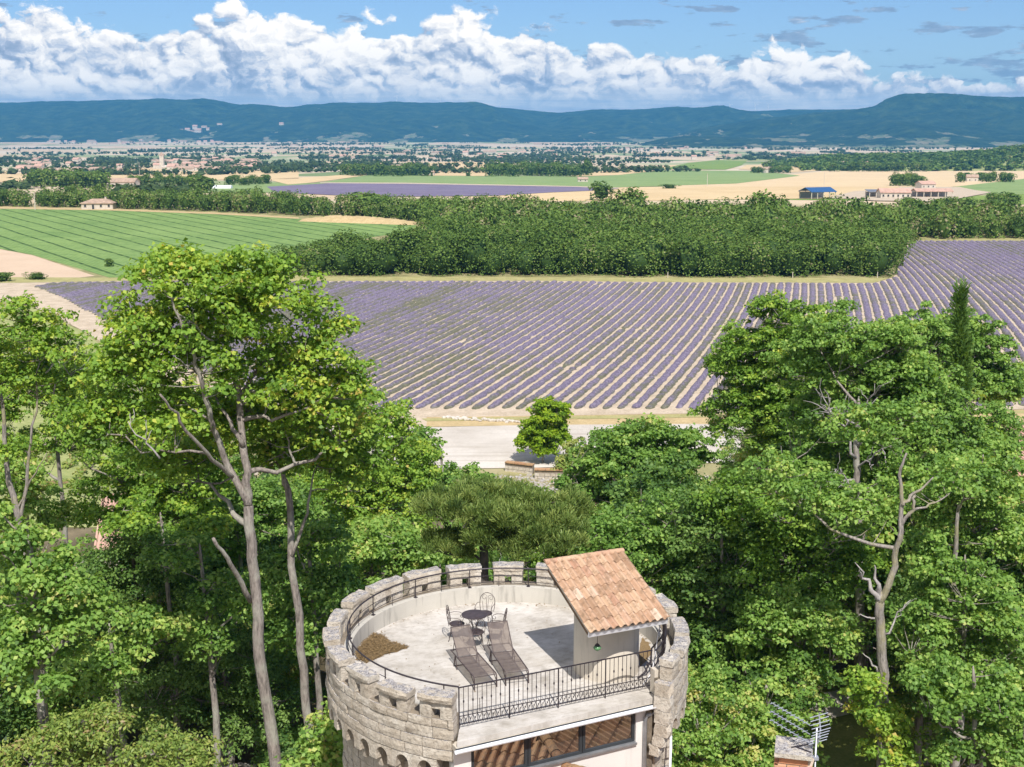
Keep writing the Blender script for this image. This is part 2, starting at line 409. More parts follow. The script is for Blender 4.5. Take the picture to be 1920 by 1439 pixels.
def glass_mat():
    m, n = material('window glass')
    g = n.node('ShaderNodeBsdfGlossy', {'Color': (0.86, 0.86, 0.84, 1), 'Roughness': 0.012})
    dk = n.node('ShaderNodeBsdfPrincipled', {'Base Color': (0.03, 0.03, 0.035, 1), 'Roughness': 0.1})
    mx = n.node('ShaderNodeMixShader', {0: 0.55}); n.l.new(dk.outputs[0], mx.inputs[1]); n.l.new(g.outputs[0], mx.inputs[2]); finish(n, mx.outputs[0]); return m
M['glass'] = glass_mat()
def mesh_fabric():
    m, n = material('brown sling mesh'); p = objco(n)
    b = n.node('ShaderNodeBsdfPrincipled', {'Base Color': n.ramp(n.noise(p, 6.0, 4.0), [(0.3, (0.125, 0.098, 0.090)), (0.7, (0.18, 0.145, 0.132))]), 'Roughness': 0.7})
    tr = n.node('ShaderNodeBsdfTransparent', {'Color': (0.80, 0.74, 0.66, 1)})
    mx = n.node('ShaderNodeMixShader', {0: 0.34}); n.l.new(b.outputs[0], mx.inputs[1]); n.l.new(tr.outputs[0], mx.inputs[2]); finish(n, mx.outputs[0]); return m
M['sling'] = mesh_fabric()

def lavender_mat():
    m, n = material('lavender'); p = pos(n)
    z = n.node('ShaderNodeSeparateXYZ', {0: p}).outputs[2]
    rnd = n.node('ShaderNodeObjectInfo').outputs['Random']
    nf = n.noise(p, 3.0, 5.0, 0.7); patch = n.noise(p, 0.045, 5.0, 0.62); mid = n.noise(p, 0.35, 3.0, 0.6)
    g = n.ramp(nf, [(0.3, (0.12, 0.125, 0.08)), (0.6, (0.22, 0.215, 0.145)), (0.75, (0.34, 0.31, 0.23))])
    v = n.ramp(nf, [(0.3, (0.125, 0.105, 0.155)), (0.5, (0.235, 0.198, 0.285)), (0.7, (0.40, 0.355, 0.45))])
    k = n.math('ADD', n.math('MULTIPLY', n.math('SUBTRACT', patch, 0.5), 1.7), n.math('MULTIPLY', n.math('SUBTRACT', rnd, 0.5), 0.50))
    k = n.math('ADD', k, n.math('MULTIPLY', n.math('SUBTRACT', mid, 0.5), 1.5))
    k = n.math('ADD', k, n.math('MULTIPLY', n.sstep(n.node('ShaderNodeSeparateXYZ', {0: p}).outputs[0], 40.0, -60.0), -0.22))
    k = n.math('ADD', k, n.math('MULTIPLY', n.math('SUBTRACT', z, 0.22), 1.6))
    c = n.mix(n.sstep(k, -0.55, 0.30), g, v)
    finish(n, bsdf(n, c, 0.95, n.noise(p, 9.0, 4.0, 0.7), 1.0, 0.25, spec=0.1)); return m
M['lavender'] = lavender_mat()
def soil_mat(name, a, b, sc_=0.25, fine=6.0):
    m, n = material(name); p = pos(n)
    f = n.noise(p, sc_, 6.0, 0.65); g = n.noise(p, fine, 5.0, 0.7)
    c = n.ramp(n.math('ADD', n.math('MULTIPLY', f, 0.5), n.math('MULTIPLY', g, 0.5)), [(0.35, a), (0.62, b)])
    finish(n, bsdf(n, c, 0.95, g, 0.6, 0.08, spec=0.1)); return m
M['soil'] = soil_mat('pale stony soil', (0.36, 0.285, 0.20), (0.60, 0.50, 0.385), 0.4, 3.0)
M['gravel'] = gravel_mat()
M['dirt'] = soil_mat('dark dirt', (0.16, 0.12, 0.085), (0.30, 0.24, 0.18), 0.3)  # bare earth, dark in its own colour
M['verge'] = soil_mat('dry grass verge', (0.24, 0.23, 0.085), (0.44, 0.40, 0.19), 0.35, 3.0)
M['drygrass'] = soil_mat('straw coloured grass', (0.36, 0.27, 0.13), (0.56, 0.43, 0.24), 0.5, 3.0)
M['lawn'] = soil_mat('lawn', (0.13, 0.17, 0.045), (0.28, 0.28, 0.09), 0.3, 5.0)
M['bare'] = soil_mat('bare pinkish field', (0.50, 0.37, 0.26), (0.60, 0.46, 0.335), 0.06, 1.5)
M['stubble'] = soil_mat('wheat stubble', (0.50, 0.36, 0.19), (0.66, 0.51, 0.30), 0.02, 0.5)
M['meadow'] = soil_mat('yellow green meadow', (0.17, 0.23, 0.06), (0.40, 0.40, 0.18), 0.2, 1.5)
def crop_mat(name, ca, cb, az_deg, period, wid, line, rel=0.5):
    m, n = material(name); p = pos(n)
    x, y, _ = n.node('ShaderNodeSeparateXYZ', {0: p}).outputs
    a = rad(az_deg)
    u = n.math('SUBTRACT', n.math('MULTIPLY', x, math.cos(a)), n.math('MULTIPLY', y, math.sin(a)))
    u = n.math('ADD', u, n.math('MULTIPLY', n.noise(p, 0.02, 2.0), 2.0))
    fr = n.math('FRACT', n.math('DIVIDE', u, period))
    ln = n.math('SUBTRACT', 1.0, n.sstep(n.math('ABSOLUTE', n.math('SUBTRACT', fr, 0.5)), wid * 0.4, wid))
    small = n.math('SINE', n.math('MULTIPLY', u, 6.283 / 1.1))
    f = n.noise(p, 0.4, 6.0, 0.7)
    pt = n.noise(p, 0.03, 5.0, 0.65)
    c = n.ramp(n.math('ADD', n.math('ADD', n.math('MULTIPLY', f, 0.6), n.math('MULTIPLY', pt, 0.4)), n.math('MULTIPLY', small, 0.06)), [(0.34, ca), (0.60, cb)])
    c = n.mix(n.math('MULTIPLY', n.math('MULTIPLY', ln, rel), n.sstep(n.noise(p, 0.35, 5.0, 0.7), 0.30, 0.58)), c, line)
    finish(n, bsdf(n, c, 0.9, f, 0.4, 0.2, spec=0.15)); return m
M['crop'] = crop_mat('young green crop in rows', (0.10, 0.185, 0.05), (0.225, 0.325, 0.10), -32.5, 7.5, 0.10, (0.03, 0.07, 0.015), 1.0)
M['green_far'] = crop_mat('far green crop', (0.15, 0.235, 0.075), (0.26, 0.34, 0.13), 60, 9.0, 0.1, (0.30, 0.30, 0.14), 0.4)
M['vine'] = crop_mat('green vineyard', (0.10, 0.19, 0.03), (0.22, 0.31, 0.06), 40, 7.0, 0.16, (0.34, 0.31, 0.16), 0.5)
M['wheat_lines'] = crop_mat('wheat with tramlines', (0.56, 0.41, 0.235), (0.68, 0.53, 0.33), 74, 26.0, 0.07, (0.40, 0.31, 0.17), 0.6)
M['lav_far'] = crop_mat('far lavender', (0.115, 0.095, 0.155), (0.21, 0.175, 0.25), 70, 8.0, 0.12, (0.30, 0.25, 0.30), 0.4)

def ground_mat():
    m, n = material('valley ground'); p = pos(n)
    x, y, _ = n.node('ShaderNodeSeparateXYZ', {0: p}).outputs
    q = n.vec(n.math('DIVIDE', x, 210.0), n.math('DIVIDE', y, 330.0), 0.0)
    q = n.vmath('ADD', q, n.vmath('MULTIPLY', n.node('ShaderNodeTexNoise', {'Vector': q, 'Scale': 0.8, 'Detail': 2.0}).outputs['Color'], (0.8, 0.8, 0.0)))
    cell = n.node('ShaderNodeTexVoronoi', {'Vector': q, 'Scale': 1.0}, feature='F1', distance='CHEBYCHEV').outputs['Color']
    r = n.node('ShaderNodeSeparateXYZ', {0: cell}).outputs[0]
    fc_ = n.ramp(r, [(0.0, (0.60, 0.47, 0.33)), (0.22, (0.55, 0.44, 0.31)), (0.38, (0.28, 0.33, 0.16)), (0.5, (0.62, 0.52, 0.40)), (0.66, (0.16, 0.23, 0.09)), (0.78, (0.56, 0.42, 0.28)), (0.92, (0.36, 0.38, 0.22))], 'CONSTANT')
    fc_ = n.mix(n.math('MULTIPLY', n.noise(p, 0.01, 5.0, 0.6), 0.3), fc_, (0.35, 0.33, 0.2))
    near = n.ramp(n.noise(p, 0.12, 8.0, 0.65), [(0.35, (0.16, 0.15, 0.06)), (0.55, (0.34, 0.31, 0.15)), (0.7, (0.46, 0.39, 0.24))])
    c = n.mix(n.sstep(y, 560.0, 620.0), near, fc_)
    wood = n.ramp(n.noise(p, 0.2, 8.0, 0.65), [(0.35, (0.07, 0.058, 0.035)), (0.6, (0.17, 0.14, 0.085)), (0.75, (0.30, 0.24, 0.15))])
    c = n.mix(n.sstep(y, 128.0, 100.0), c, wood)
    finish(n, bsdf(n, c, 0.95, n.noise(p, 1.5, 6.0, 0.7), 0.5, 0.15, spec=0.1)); return m
M['ground'] = ground_mat()

def hill_mat():
    m, n = material('wooded hillside'); p = pos(n)
    f = n.noise(p, 0.012, 8.0, 0.7); g = n.noise(p, 0.0022, 5.0, 0.6)
    c = n.ramp(f, [(0.3, (0.012, 0.030, 0.010)), (0.5, (0.040, 0.080, 0.026)), (0.7, (0.11, 0.165, 0.050))])
    c = n.mix(n.math('MULTIPLY', n.sstep(g, 0.5, 0.72), 0.4), c, (0.055, 0.10, 0.035))
    cl_ = n.noise(n.vmath('MULTIPLY', p, (1.0, 0.5, 2.5)), 0.0045, 6.0, 0.62)
    z = n.node('ShaderNodeSeparateXYZ', {0: p}).outputs[2]; x = n.node('ShaderNodeSeparateXYZ', {0: p}).outputs[0]
    low = n.math('ADD', n.math('MULTIPLY', n.sstep(z, 60.0, -48.0), 0.17), n.math('MULTIPLY', n.sstep(x, 0.0, 1800.0), 0.05))
    c = n.mix(n.sstep(n.math('ADD', cl_, low), 0.70, 0.72), c, n.ramp(n.noise(p, 0.02, 3.0), [(0.4, (0.42, 0.38, 0.24)), (0.6, (0.20, 0.26, 0.12))]))
    finish(n, bsdf(n, c, 0.95, f, 1.0, 90.0, spec=0.05)); return m
M['hill'] = hill_mat()

# ================================================================ TERRAIN
def strips(name, xs, ys, mat, zoff=0.0):
    V = [(x, y, zg(y) + zoff) for y in ys for x in xs]
    k = len(xs)
    Fq = [(j * k + i, j * k + i + 1, (j + 1) * k + i + 1, (j + 1) * k + i) for j in range(len(ys) - 1) for i in range(k - 1)]
    return link(name, np_mesh(name, V, Fq), mat)
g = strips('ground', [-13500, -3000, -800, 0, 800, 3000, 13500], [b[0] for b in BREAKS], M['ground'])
props(g, kind='structure')

def field(name, px_pts, mat, off=0.03, world_pts=None, kind='structure'):
    pts = world_pts or [gnd(*p) for p in px_pts]
    bm = bmesh.new(); vs = [bm.verts.new((p[0], p[1], 0)) for p in pts]; bm.faces.new(vs)
    for b, _ in BREAKS:
        bmesh.ops.bisect_plane(bm, geom=bm.verts[:] + bm.edges[:] + bm.faces[:], plane_co=(0, b, 0), plane_no=(0, 1, 0), dist=1e-4)
    bmesh.ops.triangulate(bm, faces=bm.faces[:])
    for v in bm.verts: v.co.z = zg(v.co.y) + off
    bm.normal_update()
    for f in bm.faces:
        if f.normal.z < 0: f.normal_flip()
    me = bpy.data.meshes.new(name); bm.to_mesh(me); bm.free()
    o = link(name, me, mat); props(o, kind=kind); return o, [(p[0], p[1]) for p in pts]

# near and middle fields
LAV_PX = [(28, 531), (250, 527), (600, 527.5), (1000, 527), (1290, 530), (1640, 531), (1676, 520), (1704, 452), (1920, 452), (2250, 456), (2400, 640), (1920, 768), (1290, 776), (800, 783), (560, 790), (330, 690), (180, 603), (105, 560)]
lav_o, LAV = field('lavender_field', LAV_PX, M['soil'], 0.02)
field('verge_strip', [(-200, 519), (200, 521.5), (600, 519), (1100, 521), (1668, 521.5), (1640, 531), (1290, 530), (1000, 527), (600, 527.5), (250, 527), (28, 531), (-200, 534)], M['verge'], 0.05)
field('verge_strip', [(1690, 446), (2300, 444), (2300, 456), (1920, 452), (1704, 452)], M['verge'], 0.05)
field('dirt_track', [(-120, 533), (28, 531), (105, 560), (180, 603), (330, 690), (560, 790), (800, 783), (800, 800), (540, 812), (290, 700), (150, 618), (60, 575), (-120, 545)], M['soil'], 0.045)
field('crop_field', [(-700, 388), (0, 392), (200, 395), (400, 402), (560, 411), (700, 417), (782, 423), (770, 434), (700, 445), (505, 492), (500, 519), (205, 521), (60, 478), (0, 467), (-700, 420)], M['crop'], 0.03)
field('bare_field', [(-700, 421), (0, 468), (60, 479), (178, 518), (150, 521), (-700, 519)], M['bare'], 0.04)
field('meadow', [(-500, 548), (60, 577), (150, 620), (250, 690), (400, 800), (400, 990), (-500, 990)], M['meadow'], 0.03)
field('dry_verge', [(560, 805), (800, 783), (1290, 777), (1920, 769), (2400, 770), (2400, 800), (1300, 796), (1000, 798), (820, 801)], M['drygrass'], 0.04)
field('grass_strip', [(790, 786), (1290, 778), (1920, 771), (1920, 776), (1290, 784), (800, 791)], M['verge'], 0.07)
field('gravel_yard', [(560, 803), (820, 802), (1000, 798), (1300, 796), (1400, 798), (1380, 868), (1010, 878), (860, 880), (700, 880)], M['gravel'], 0.06)
field('farm_road', [(-700, 383), (0, 388), (200, 392), (400, 399), (560, 408), (560, 411), (400, 402), (200, 395), (0, 392), (-700, 388)], M['drygrass'], 0.06)
# fields beyond the woods
field('green_field', [(1250, 374), (1700, 378), (1920, 384), (2300, 380), (2300, 366), (1920, 364), (1700, 372), (1230, 377)], M['vine'], 0.10)
field('wheat_field', [(860, 372), (1010, 362), (1140, 352), (1300, 350), (1500, 349), (1700, 345), (1800, 352), (1640, 372), (1230, 377), (1000, 378)], M['stubble'], 0.12)
field('wheat_field', [(1240, 351), (1400, 335), (1560, 320), (1920, 317), (2300, 318), (2300, 340), (1920, 344), (1760, 352), (1500, 350)], M['wheat_lines'], 0.16)
field('green_field', [(1600, 366), (1780, 352), (1920, 336), (2300, 333), (2300, 362), (1920, 365)], M['green_far'], 0.20)
field('green_field', [(560, 349), (700, 326), (820, 327), (1080, 332), (1160, 329), (1240, 320), (1420, 321), (1500, 330), (1380, 345), (1150, 352.5), (760, 344), (620, 344)], M['green_far'], 0.24)
field('far_lavender_field', [(500, 351), (620, 344.5), (760, 345), (1080, 351), (1160, 355), (1030, 362), (930, 368), (700, 370), (520, 362)], M['lav_far'], 0.28)
field('farm_road', [(600, 343), (760, 343.6), (1080, 350), (1160, 353), (1160, 355), (1080, 351.5), (760, 345.6), (600, 344.5)], M['soil'], 0.32)
field('wheat_field', [(500, 337), (690, 325), (700, 326.5), (590, 343), (540, 347)], M['stubble'], 0.30)
field('brown_field', [(800, 330), (805, 306), (850, 304), (915, 305), (914, 331)], M['stubble'], 0.32)
field('wheat_field', [(1060, 332), (1180, 313), (1300, 309), (1250, 319), (1160, 329)], M['stubble'], 0.34)
field('vineyard', [(1240, 318), (1290, 306), (1340, 301), (1400, 303), (1390, 311), (1360, 319)], M['vine'], 0.36)
field('dry_pasture', [(1340, 301), (1400, 295), (1500, 293), (1500, 300), (1400, 303)], M['meadow'], 0.38)
field('wheat_field', [(1385, 318), (1400, 310), (1560, 310), (1560, 320), (1480, 324)], M['stubble'], 0.40)
field('wheat_field', [(-300, 326), (140, 320), (260, 316), (560, 320), (560, 336), (300, 340), (-300, 345)], M['stubble'], 0.3)
field('garden_plot', [(330, 350), (560, 342), (640, 352), (500, 362), (330, 362)], M['green_far'], 0.22)
field('farm_yard', [(1550, 373), (1600, 360), (1700, 352), (1800, 352), (1860, 362), (1780, 380), (1640, 378)], M['soil'], 0.42)

# lavender rows: each a long low hedge of plants, child of the field
def inside(x, y, poly):
    c = np.zeros(len(x), bool); n = len(poly); j = n - 1
    for i in range(n):
        xi, yi = poly[i]; xj, yj = poly[j]
        cond = ((yi > y) != (yj > y)) & (x < (xj - xi) * (y - yi) / (yj - yi + 1e-9) + xi)
        c ^= cond; j = i
    return c
RA = rad(12.6); RD = np.array([math.sin(RA), math.cos(RA)]); RP = np.array([math.cos(RA), -math.sin(RA)])
LAVN = [(x, y) for x, y in LAV]
rows = 0
base0 = np.array([60.0, 285.0])
for k in range(-130, 130):
    off = k * 1.76
    t = np.arange(-175, 190, 0.62)
    bow = 0.00030 * (t ** 2) * (-1.0)                       # the rows bend gently
    X = base0[0] + RP[0] * (off + bow) + RD[0] * t; Y = base0[1] + RP[1] * (off + bow) + RD[1] * t
    ins = inside(X, Y, LAVN) & (Y > 156.5)
    ok = np.zeros_like(ins); ok[3:-3] = ins[3:-3] & ins[:-6] & ins[6:]
    # keep only what the photo could see
    ok &= (np.abs(X) < 0.47 * Y + 12)
    idx = np.where(ok)[0]
    if len(idx) < 12: continue
    segs = np.split(idx, np.where(np.diff(idx) > 1)[0] + 1)
    VV = []; FF = []; b = 0
    for sg in segs:
        if len(sg) < 6: continue
        n_ = len(sg); x = X[sg]; y = Y[sg]
        wv = np.interp(y, [155, 200, 260], [0.50, 0.60, 0.68]) + 0.20 * (vnoise(x * 0.9, y * 0.9, 3) - 0.5) + rng.normal(0, 0.05, n_)
        hv = 0.38 + 0.22 * (vnoise(x * 1.3, y * 1.3, 5) - 0.5) + rng.normal(0, 0.05, n_)
        gap = vnoise(x * 0.25, y * 0.25, 11) > 0.94
        hv[gap] *= 0.35; wv[gap] *= 0.55
        wv[0] *= 0.3; wv[-1] *= 0.3; hv[0] *= 0.3; hv[-1] *= 0.3
        P_ = np.zeros((n_, 5, 3))
        for j, (cx_, cz_) in enumerate(((-1, 0), (-0.72, 0.68), (0, 1), (0.72, 0.68), (1, 0))):
            jit = rng.normal(0, 0.05, n_) if 0 < j < 4 else 0
            P_[:, j, 0] = x + RP[0] * wv * cx_ + jit; P_[:, j, 1] = y + RP[1] * wv * cx_; P_[:, j, 2] = np.maximum(0.02, hv * cz_ + (jit if j not in (0, 4) else 0))
        VV.append(P_.reshape(-1, 3))
        i0 = np.arange(n_ - 1)[:, None] * 5 + np.arange(4)[None, :] + b
        FF.append(np.stack([i0, i0 + 1, i0 + 6, i0 + 5], -1).reshape(-1, 4)[:, ::-1]); b += n_ * 5
    if not VV: continue
    link('lavender_row', np_mesh('lavender_row', np.concatenate(VV), np.concatenate(FF), smooth=True), M['lavender'], lav_o); rows += 1

# ---------------------------------------------------------------- far hills
def hill_range(name, prof_px, Yr, Yb, depth_back, seed, base_z=-50, x0=-900, x1=2900, rough=1.0, cliff=False):
    na, nr = 420, 70
    pxs = np.linspace(x0, x1, na); ys = np.interp(pxs, [p[0] for p in prof_px], [p[1] for p in prof_px])
    a = (pxs - 960) / F / CP                                   # close to the azimuth slope X/Y
    V = np.zeros((nr, na, 3))
    crest = 35 - (ys - 240) / F * Yr * 1.02
    for j in range(nr):
        t = j / (nr - 1); Yv = Yb + (Yr + depth_back - Yb) * t
        X = a * Yv
        tt = np.clip((Yv - Yb - 500 * (fbm(X / 700, X * 0 + 3.3, 3, seed) - 0.45)) / (Yr - Yb), 0, 1)
        prof_ = np.sin(tt * math.pi / 2) ** 1.25 if not cliff else np.interp(tt, [0, 0.25, 0.5, 0.74, 0.80, 1.0], [0, 0.16, 0.36, 0.66, 0.93, 1.0])
        spur = (fbm(X / 520 + Yv / 2600, np.full(na, Yv / 1500), 5, seed + 9) - 0.47)
        z = base_z + (crest - base_z) * prof_ + spur * 230 * rough * np.sin(tt * math.pi) ** 0.9
        back = max(0, (Yv - Yr) / depth_back) if Yv > Yr else 0
        z = z - back * 70 + (vnoise(X / 14, np.full(na, Yv / 14), seed + 3) - 0.5) * 5 * (tt > 0.03)
        V[j, :, 0] = X; V[j, :, 1] = Yv; V[j, :, 2] = z if j else base_z - 6
    i0 = (np.arange(nr - 1)[:, None] * na + np.arange(na - 1)[None, :]).reshape(-1)
    Fq = np.stack([i0, i0 + 1, i0 + na + 1, i0 + na], -1)
    o = link(name, np_mesh(name, V.reshape(-1, 3), Fq, smooth=True), M['hill']); return props(o, kind='structure')
P1 = [(-900, 205), (-300, 200), (0, 197), (100, 193), (200, 193), (280, 189), (330, 189), (400, 193), (490, 203), (560, 204), (620, 202), (690, 196), (780, 197), (850, 198), (950, 206), (1045, 214), (1110, 208), (1180, 208), (1280, 213), (1400, 211), (1480, 208), (1560, 208), (1700, 205), (2000, 205), (2900, 210)]
hill_range('far_hills', P1, 9800, 7600, 1500, 21)
P2 = [(-900, 300), (1150, 300), (1230, 262), (1300, 240), (1400, 226), (1500, 214), (1580, 208), (1612, 204), (1632, 192), (1655, 186), (1700, 184), (1760, 183), (1850, 186), (1920, 187), (2100, 185), (2400, 190), (2900, 215)]
hill_range('right_plateau', P2, 7600, 5500, 1500, 55, x0=1130, rough=0.65, cliff=True)
# ---------------------------------------------------------------- foliage
def leaf_quads(cent, nrm, L, W, r_, fold=0.25):
    n = len(cent)
    rnd = r_.normal(size=(n, 3)); t = np.cross(nrm, rnd); t /= np.linalg.norm(t, axis=1, keepdims=True) + 1e-9
    b = np.cross(nrm, t)
    L = L * r_.uniform(0.7, 1.25, (n, 1)); Wd = W * r_.uniform(0.75, 1.2, (n, 1))
    V = np.empty((n, 4, 3))
    V[:, 0] = cent - t * L * 0.5; V[:, 1] = cent + b * Wd * 0.5 + nrm * Wd * fold + t * L * 0.08
    V[:, 2] = cent + t * L * 0.5; V[:, 3] = cent - b * Wd * 0.5 + nrm * Wd * fold + t * L * 0.08
    return V.reshape(-1, 3), np.arange(n * 4).reshape(-1, 4)

def clump_foliage(C, R, per, L, W, r_, flat=0.6, up=0.9, tint_clump=0.22, tint_leaf=0.16, base_tint=0.42, style='leaf'):
    """C (n,3) clump centres, R (n,) radii; leaves through each clump, denser near its upper skin"""
    n = len(C); cnt = np.maximum(6, (per * (R / R.mean()) ** 2).astype(int)); idx = np.repeat(np.arange(n), cnt); N = len(idx)
    dr = r_.normal(size=(N, 3)); dr /= np.linalg.norm(dr, axis=1, keepdims=True)
    dr[:, 2] = np.where(dr[:, 2] < -0.25, -dr[:, 2], dr[:, 2])
    rr = R[idx] * r_.uniform(0.35, 1.0, N) ** 0.55 * (1 + 0.25 * r_.normal(size=N))
    P_ = C[idx] + dr * rr[:, None] * np.array([1, 1, flat])
    if style == 'needle':
        axis = dr * np.array([1, 1, 0.6]) + np.array([0, 0, 0.9]) + 0.45 * r_.normal(size=(N, 3)); axis /= np.linalg.norm(axis, axis=1, keepdims=True)
        s = np.cross(axis, r_.normal(size=(N, 3))); s /= np.linalg.norm(s, axis=1, keepdims=True)
        Ls = L * r_.uniform(0.7, 1.3, (N, 1))
        V = np.stack([P_ - s * W * .3, P_ + s * W * .3, P_ + axis * Ls + s * W * .5, P_ + axis * Ls - s * W * .5], 1).reshape(-1, 3); Fq = np.arange(N * 4).reshape(-1, 4)
    else:
        nr_ = dr * 0.75 + np.array([0, -0.15, up * 0.75]) + 0.6 * r_.normal(size=(N, 3)); nr_ /= np.linalg.norm(nr_, axis=1, keepdims=True)
        V, Fq = leaf_quads(P_, nr_, L, W, r_)
    tc = r_.normal(0, tint_clump, n); tl = base_tint + tc[idx] + r_.normal(0, tint_leaf, N)
    return V, Fq, np.repeat(np.clip(tl, 0, 1), 4)

def shell_points(c, rx, ry, rz, n, r_, inner=0.45, low=-0.55):
    out = []
    while len(out) < n:
        d_ = r_.normal(size=3); d_ /= np.linalg.norm(d_)
        if d_[2] < low: continue
        f = r_.uniform(inner ** 2, 1.0) ** 0.5 * (0.88 + 0.28 * r_.random())
        out.append((c[0] + d_[0] * rx * f, c[1] + d_[1] * ry * f, c[2] + d_[2] * rz * f))
    return out

def curve(a, b, sag=0.0, n=6, r_=None, wob=0.04):
    a, b = np.array(a, float), np.array(b, float); L = np.linalg.norm(b - a); out = []
    for i in range(n + 1):
        t = i / n; p = a + (b - a) * t; p[2] += sag * L * math.sin(t * math.pi) * 0.5
        if r_ is not None and 0 < i < n: p = p + r_.normal(0, wob * L / 2, 3)
        out.append(p)
    return out

def tree(label, cat, group, base, trunk, blobs, leafmat, seed, L=0.165, W=0.14, per=58, rc=0.44, k=1.12, barkm='bark', name='maple_tree', limbs=None, style='leaf',
         flat=0.7, base_tint=0.42, tr0=0.21, tr1=0.06, inner=0.32, low=-0.75, dead=None, majors=3, tint_clump=0.13, twigs=True):
    """trunk: list of world points (base to top); blobs: (centre, rx, ry, rz) ellipsoids filled with leaf clumps"""
    r_ = np.random.default_rng(seed)
    base = Vector(base)
    root = thing(name, label, cat, base, 0, group)
    tb = MB(); nt = len(trunk)
    # smooth the trunk with extra points
    tp = [];
    for i in range(nt - 1):
        for s in range(4): tp.append(Vector(trunk[i]).lerp(Vector(trunk[i + 1]), s / 4) + Vector(r_.normal(0, 0.03, 3)))
    tp.append(Vector(trunk[-1]))
    rr = [tr0 + (tr1 - tr0) * (i / (len(tp) - 1)) ** 0.8 for i in range(len(tp))]; rr[0] *= 1.25
    tip = tp[-1] + (tp[-1] - tp[-2]).normalized() * 0.4
    tb.tube([p - base for p in tp] + [tip - base], rr + [0.02], 9)
    nodes = [np.array(p) for p in tp]; nr = list(rr)
    lb = MB()
    for lm in (limbs or []):
        lp = [np.array(p, float) for p in lm[0]]; q = []
        for i in range(len(lp) - 1):
            for s in range(4): q.append(lp[i] + (lp[i + 1] - lp[i]) * s / 4 + r_.normal(0, 0.035, 3))
        q.append(lp[-1]); rs = [lm[1] + (lm[2] - lm[1]) * i / (len(q) - 1) for i in range(len(q))]
        tb.tube([Vector(p) - base for p in q], rs, 7); nodes += q; nr += rs
    Cs = []; Rs = []
    for (c, rx, ry, rz) in blobs:
        area = 4 * math.pi * ((rx * ry) ** 1.6 / 3 + 2 * (rx * rz) ** 1.6 / 3) ** (1 / 1.6)
        n_ = max(5, int(k * area / (math.pi * rc * rc)))
        pts = shell_points(c, rx, ry, rz, n_, r_, inner, low)
        # main limbs of this part of the crown
        order = sorted(range(n_), key=lambda i: pts[i][2]); pick = [order[int(len(order) * f)] for f in np.linspace(0.25, 0.95, majors)]
        for i in pick:
            p = np.array(pts[i]); N_ = np.array(nodes)
            dd = np.linalg.norm(N_ - p, axis=1) + np.maximum(0, N_[:, 2] - (p[2] - 0.15 * np.linalg.norm(N_[:, :2] - p[:2], axis=1))) * 4
            j = int(np.argmin(dd)); q = curve(nodes[j], p, -0.12, 7, r_)
            r0 = min(nr[j] * 0.75, 0.03 + 0.022 * np.linalg.norm(p - nodes[j])); rs = [r0 + (0.018 - r0) * s / 7 for s in range(8)]
            tb.tube([Vector(x) - base for x in q], rs, 6); nodes += q[1:]; nr += rs[1:]
        Cs += pts; Rs += list(rc * r_.uniform(0.65, 1.3, n_))
    if twigs:
        N_ = np.array(nodes)
        for p in Cs:
            p = np.array(p); j = int(np.argmin(np.linalg.norm(N_ - p, axis=1) + np.maximum(0, N_[:, 2] - p[2]) * 1.5))
            q = curve(nodes[j], p, -0.1, 3, r_); lb.tube([Vector(x) - base for x in q], [0.022, 0.017, 0.012, 0.006], 4, cap=False)
    tb.obj('trunk', M[barkm], root, smooth=True)
    if lb.v: lb.obj('branches', M[barkm], root, smooth=True)['kind'] = 'stuff'
    if dead:
        db = MB()
        for (a, b, r0, nsub) in dead:
            a, b = Vector(a), Vector(b); q = curve(a, b, 0.0, 6, r_, 0.10); db.tube([Vector(x) - base for x in q], [r0 + (0.012 - r0) * s / 6 for s in range(7)], 6)
            for s in range(nsub):
                o_ = Vector(q[r_.integers(2, 6)]); ln = (b - a).length * r_.uniform(0.25, 0.55)
                dv = ((b - a).normalized() + Vector(r_.normal(0, 0.6, 3))).normalized() * ln
                q2 = curve(o_, o_ + dv, 0.05, 4, r_, 0.12); db.tube([Vector(x) - base for x in q2], [r0 * .45, r0 * .35, r0 * .28, .012, .006], 5)
        db.obj('dead_branch', M['dead'], root, smooth=True)['kind'] = 'stuff'
    V, Fq, tint = clump_foliage(np.array(Cs), np.array(Rs), per, L, W, r_, flat=flat, base_tint=base_tint, style=style, tint_clump=tint_clump)
    V = V - np.array(base)
    link('crown', np_mesh('crown', V, Fq, tint), M[leafmat], root)
    return root

def B(px, py, Y, rx, rz, ry=None):
    """ellipsoid given by its photo pixel centre, distance and pixel radii"""
    c = at(px, py, Y); s = mpp(c); return (c, rx * s, (ry if ry else rx) * s, rz * s)
def TR(*p): return [at(*q) for q in p]
def gbase(px, Y):
    """ground point below a pixel column at distance Y"""
    return Vector(((px - 960) / F * (Y * CP + (CZ - zg(Y)) * SP), Y, zg(Y)))
def auto_tree(label, Y, blobs, leaf, seed, name='maple_tree', bx=None, **kw):
    bl = [B(b[0], b[1], Y + (b[4] if len(b) > 4 else 0), b[2], b[3]) for b in blobs]
    cx = sum(b[0].x for b in bl) / len(bl); top_ = max(b[0].z for b in bl)
    base = Vector((cx, Y, zg(Y))) if bx is None else gbase(bx, Y)
    mid = base.lerp(Vector((cx, Y, top_)), 0.5) + Vector((0.3, 0, 0))
    return tree(label, kw.pop('cat', 'tree'), kw.pop('group', None), base, [base, mid, Vector((cx, Y, top_))], bl, leaf, seed, name=name, **kw)

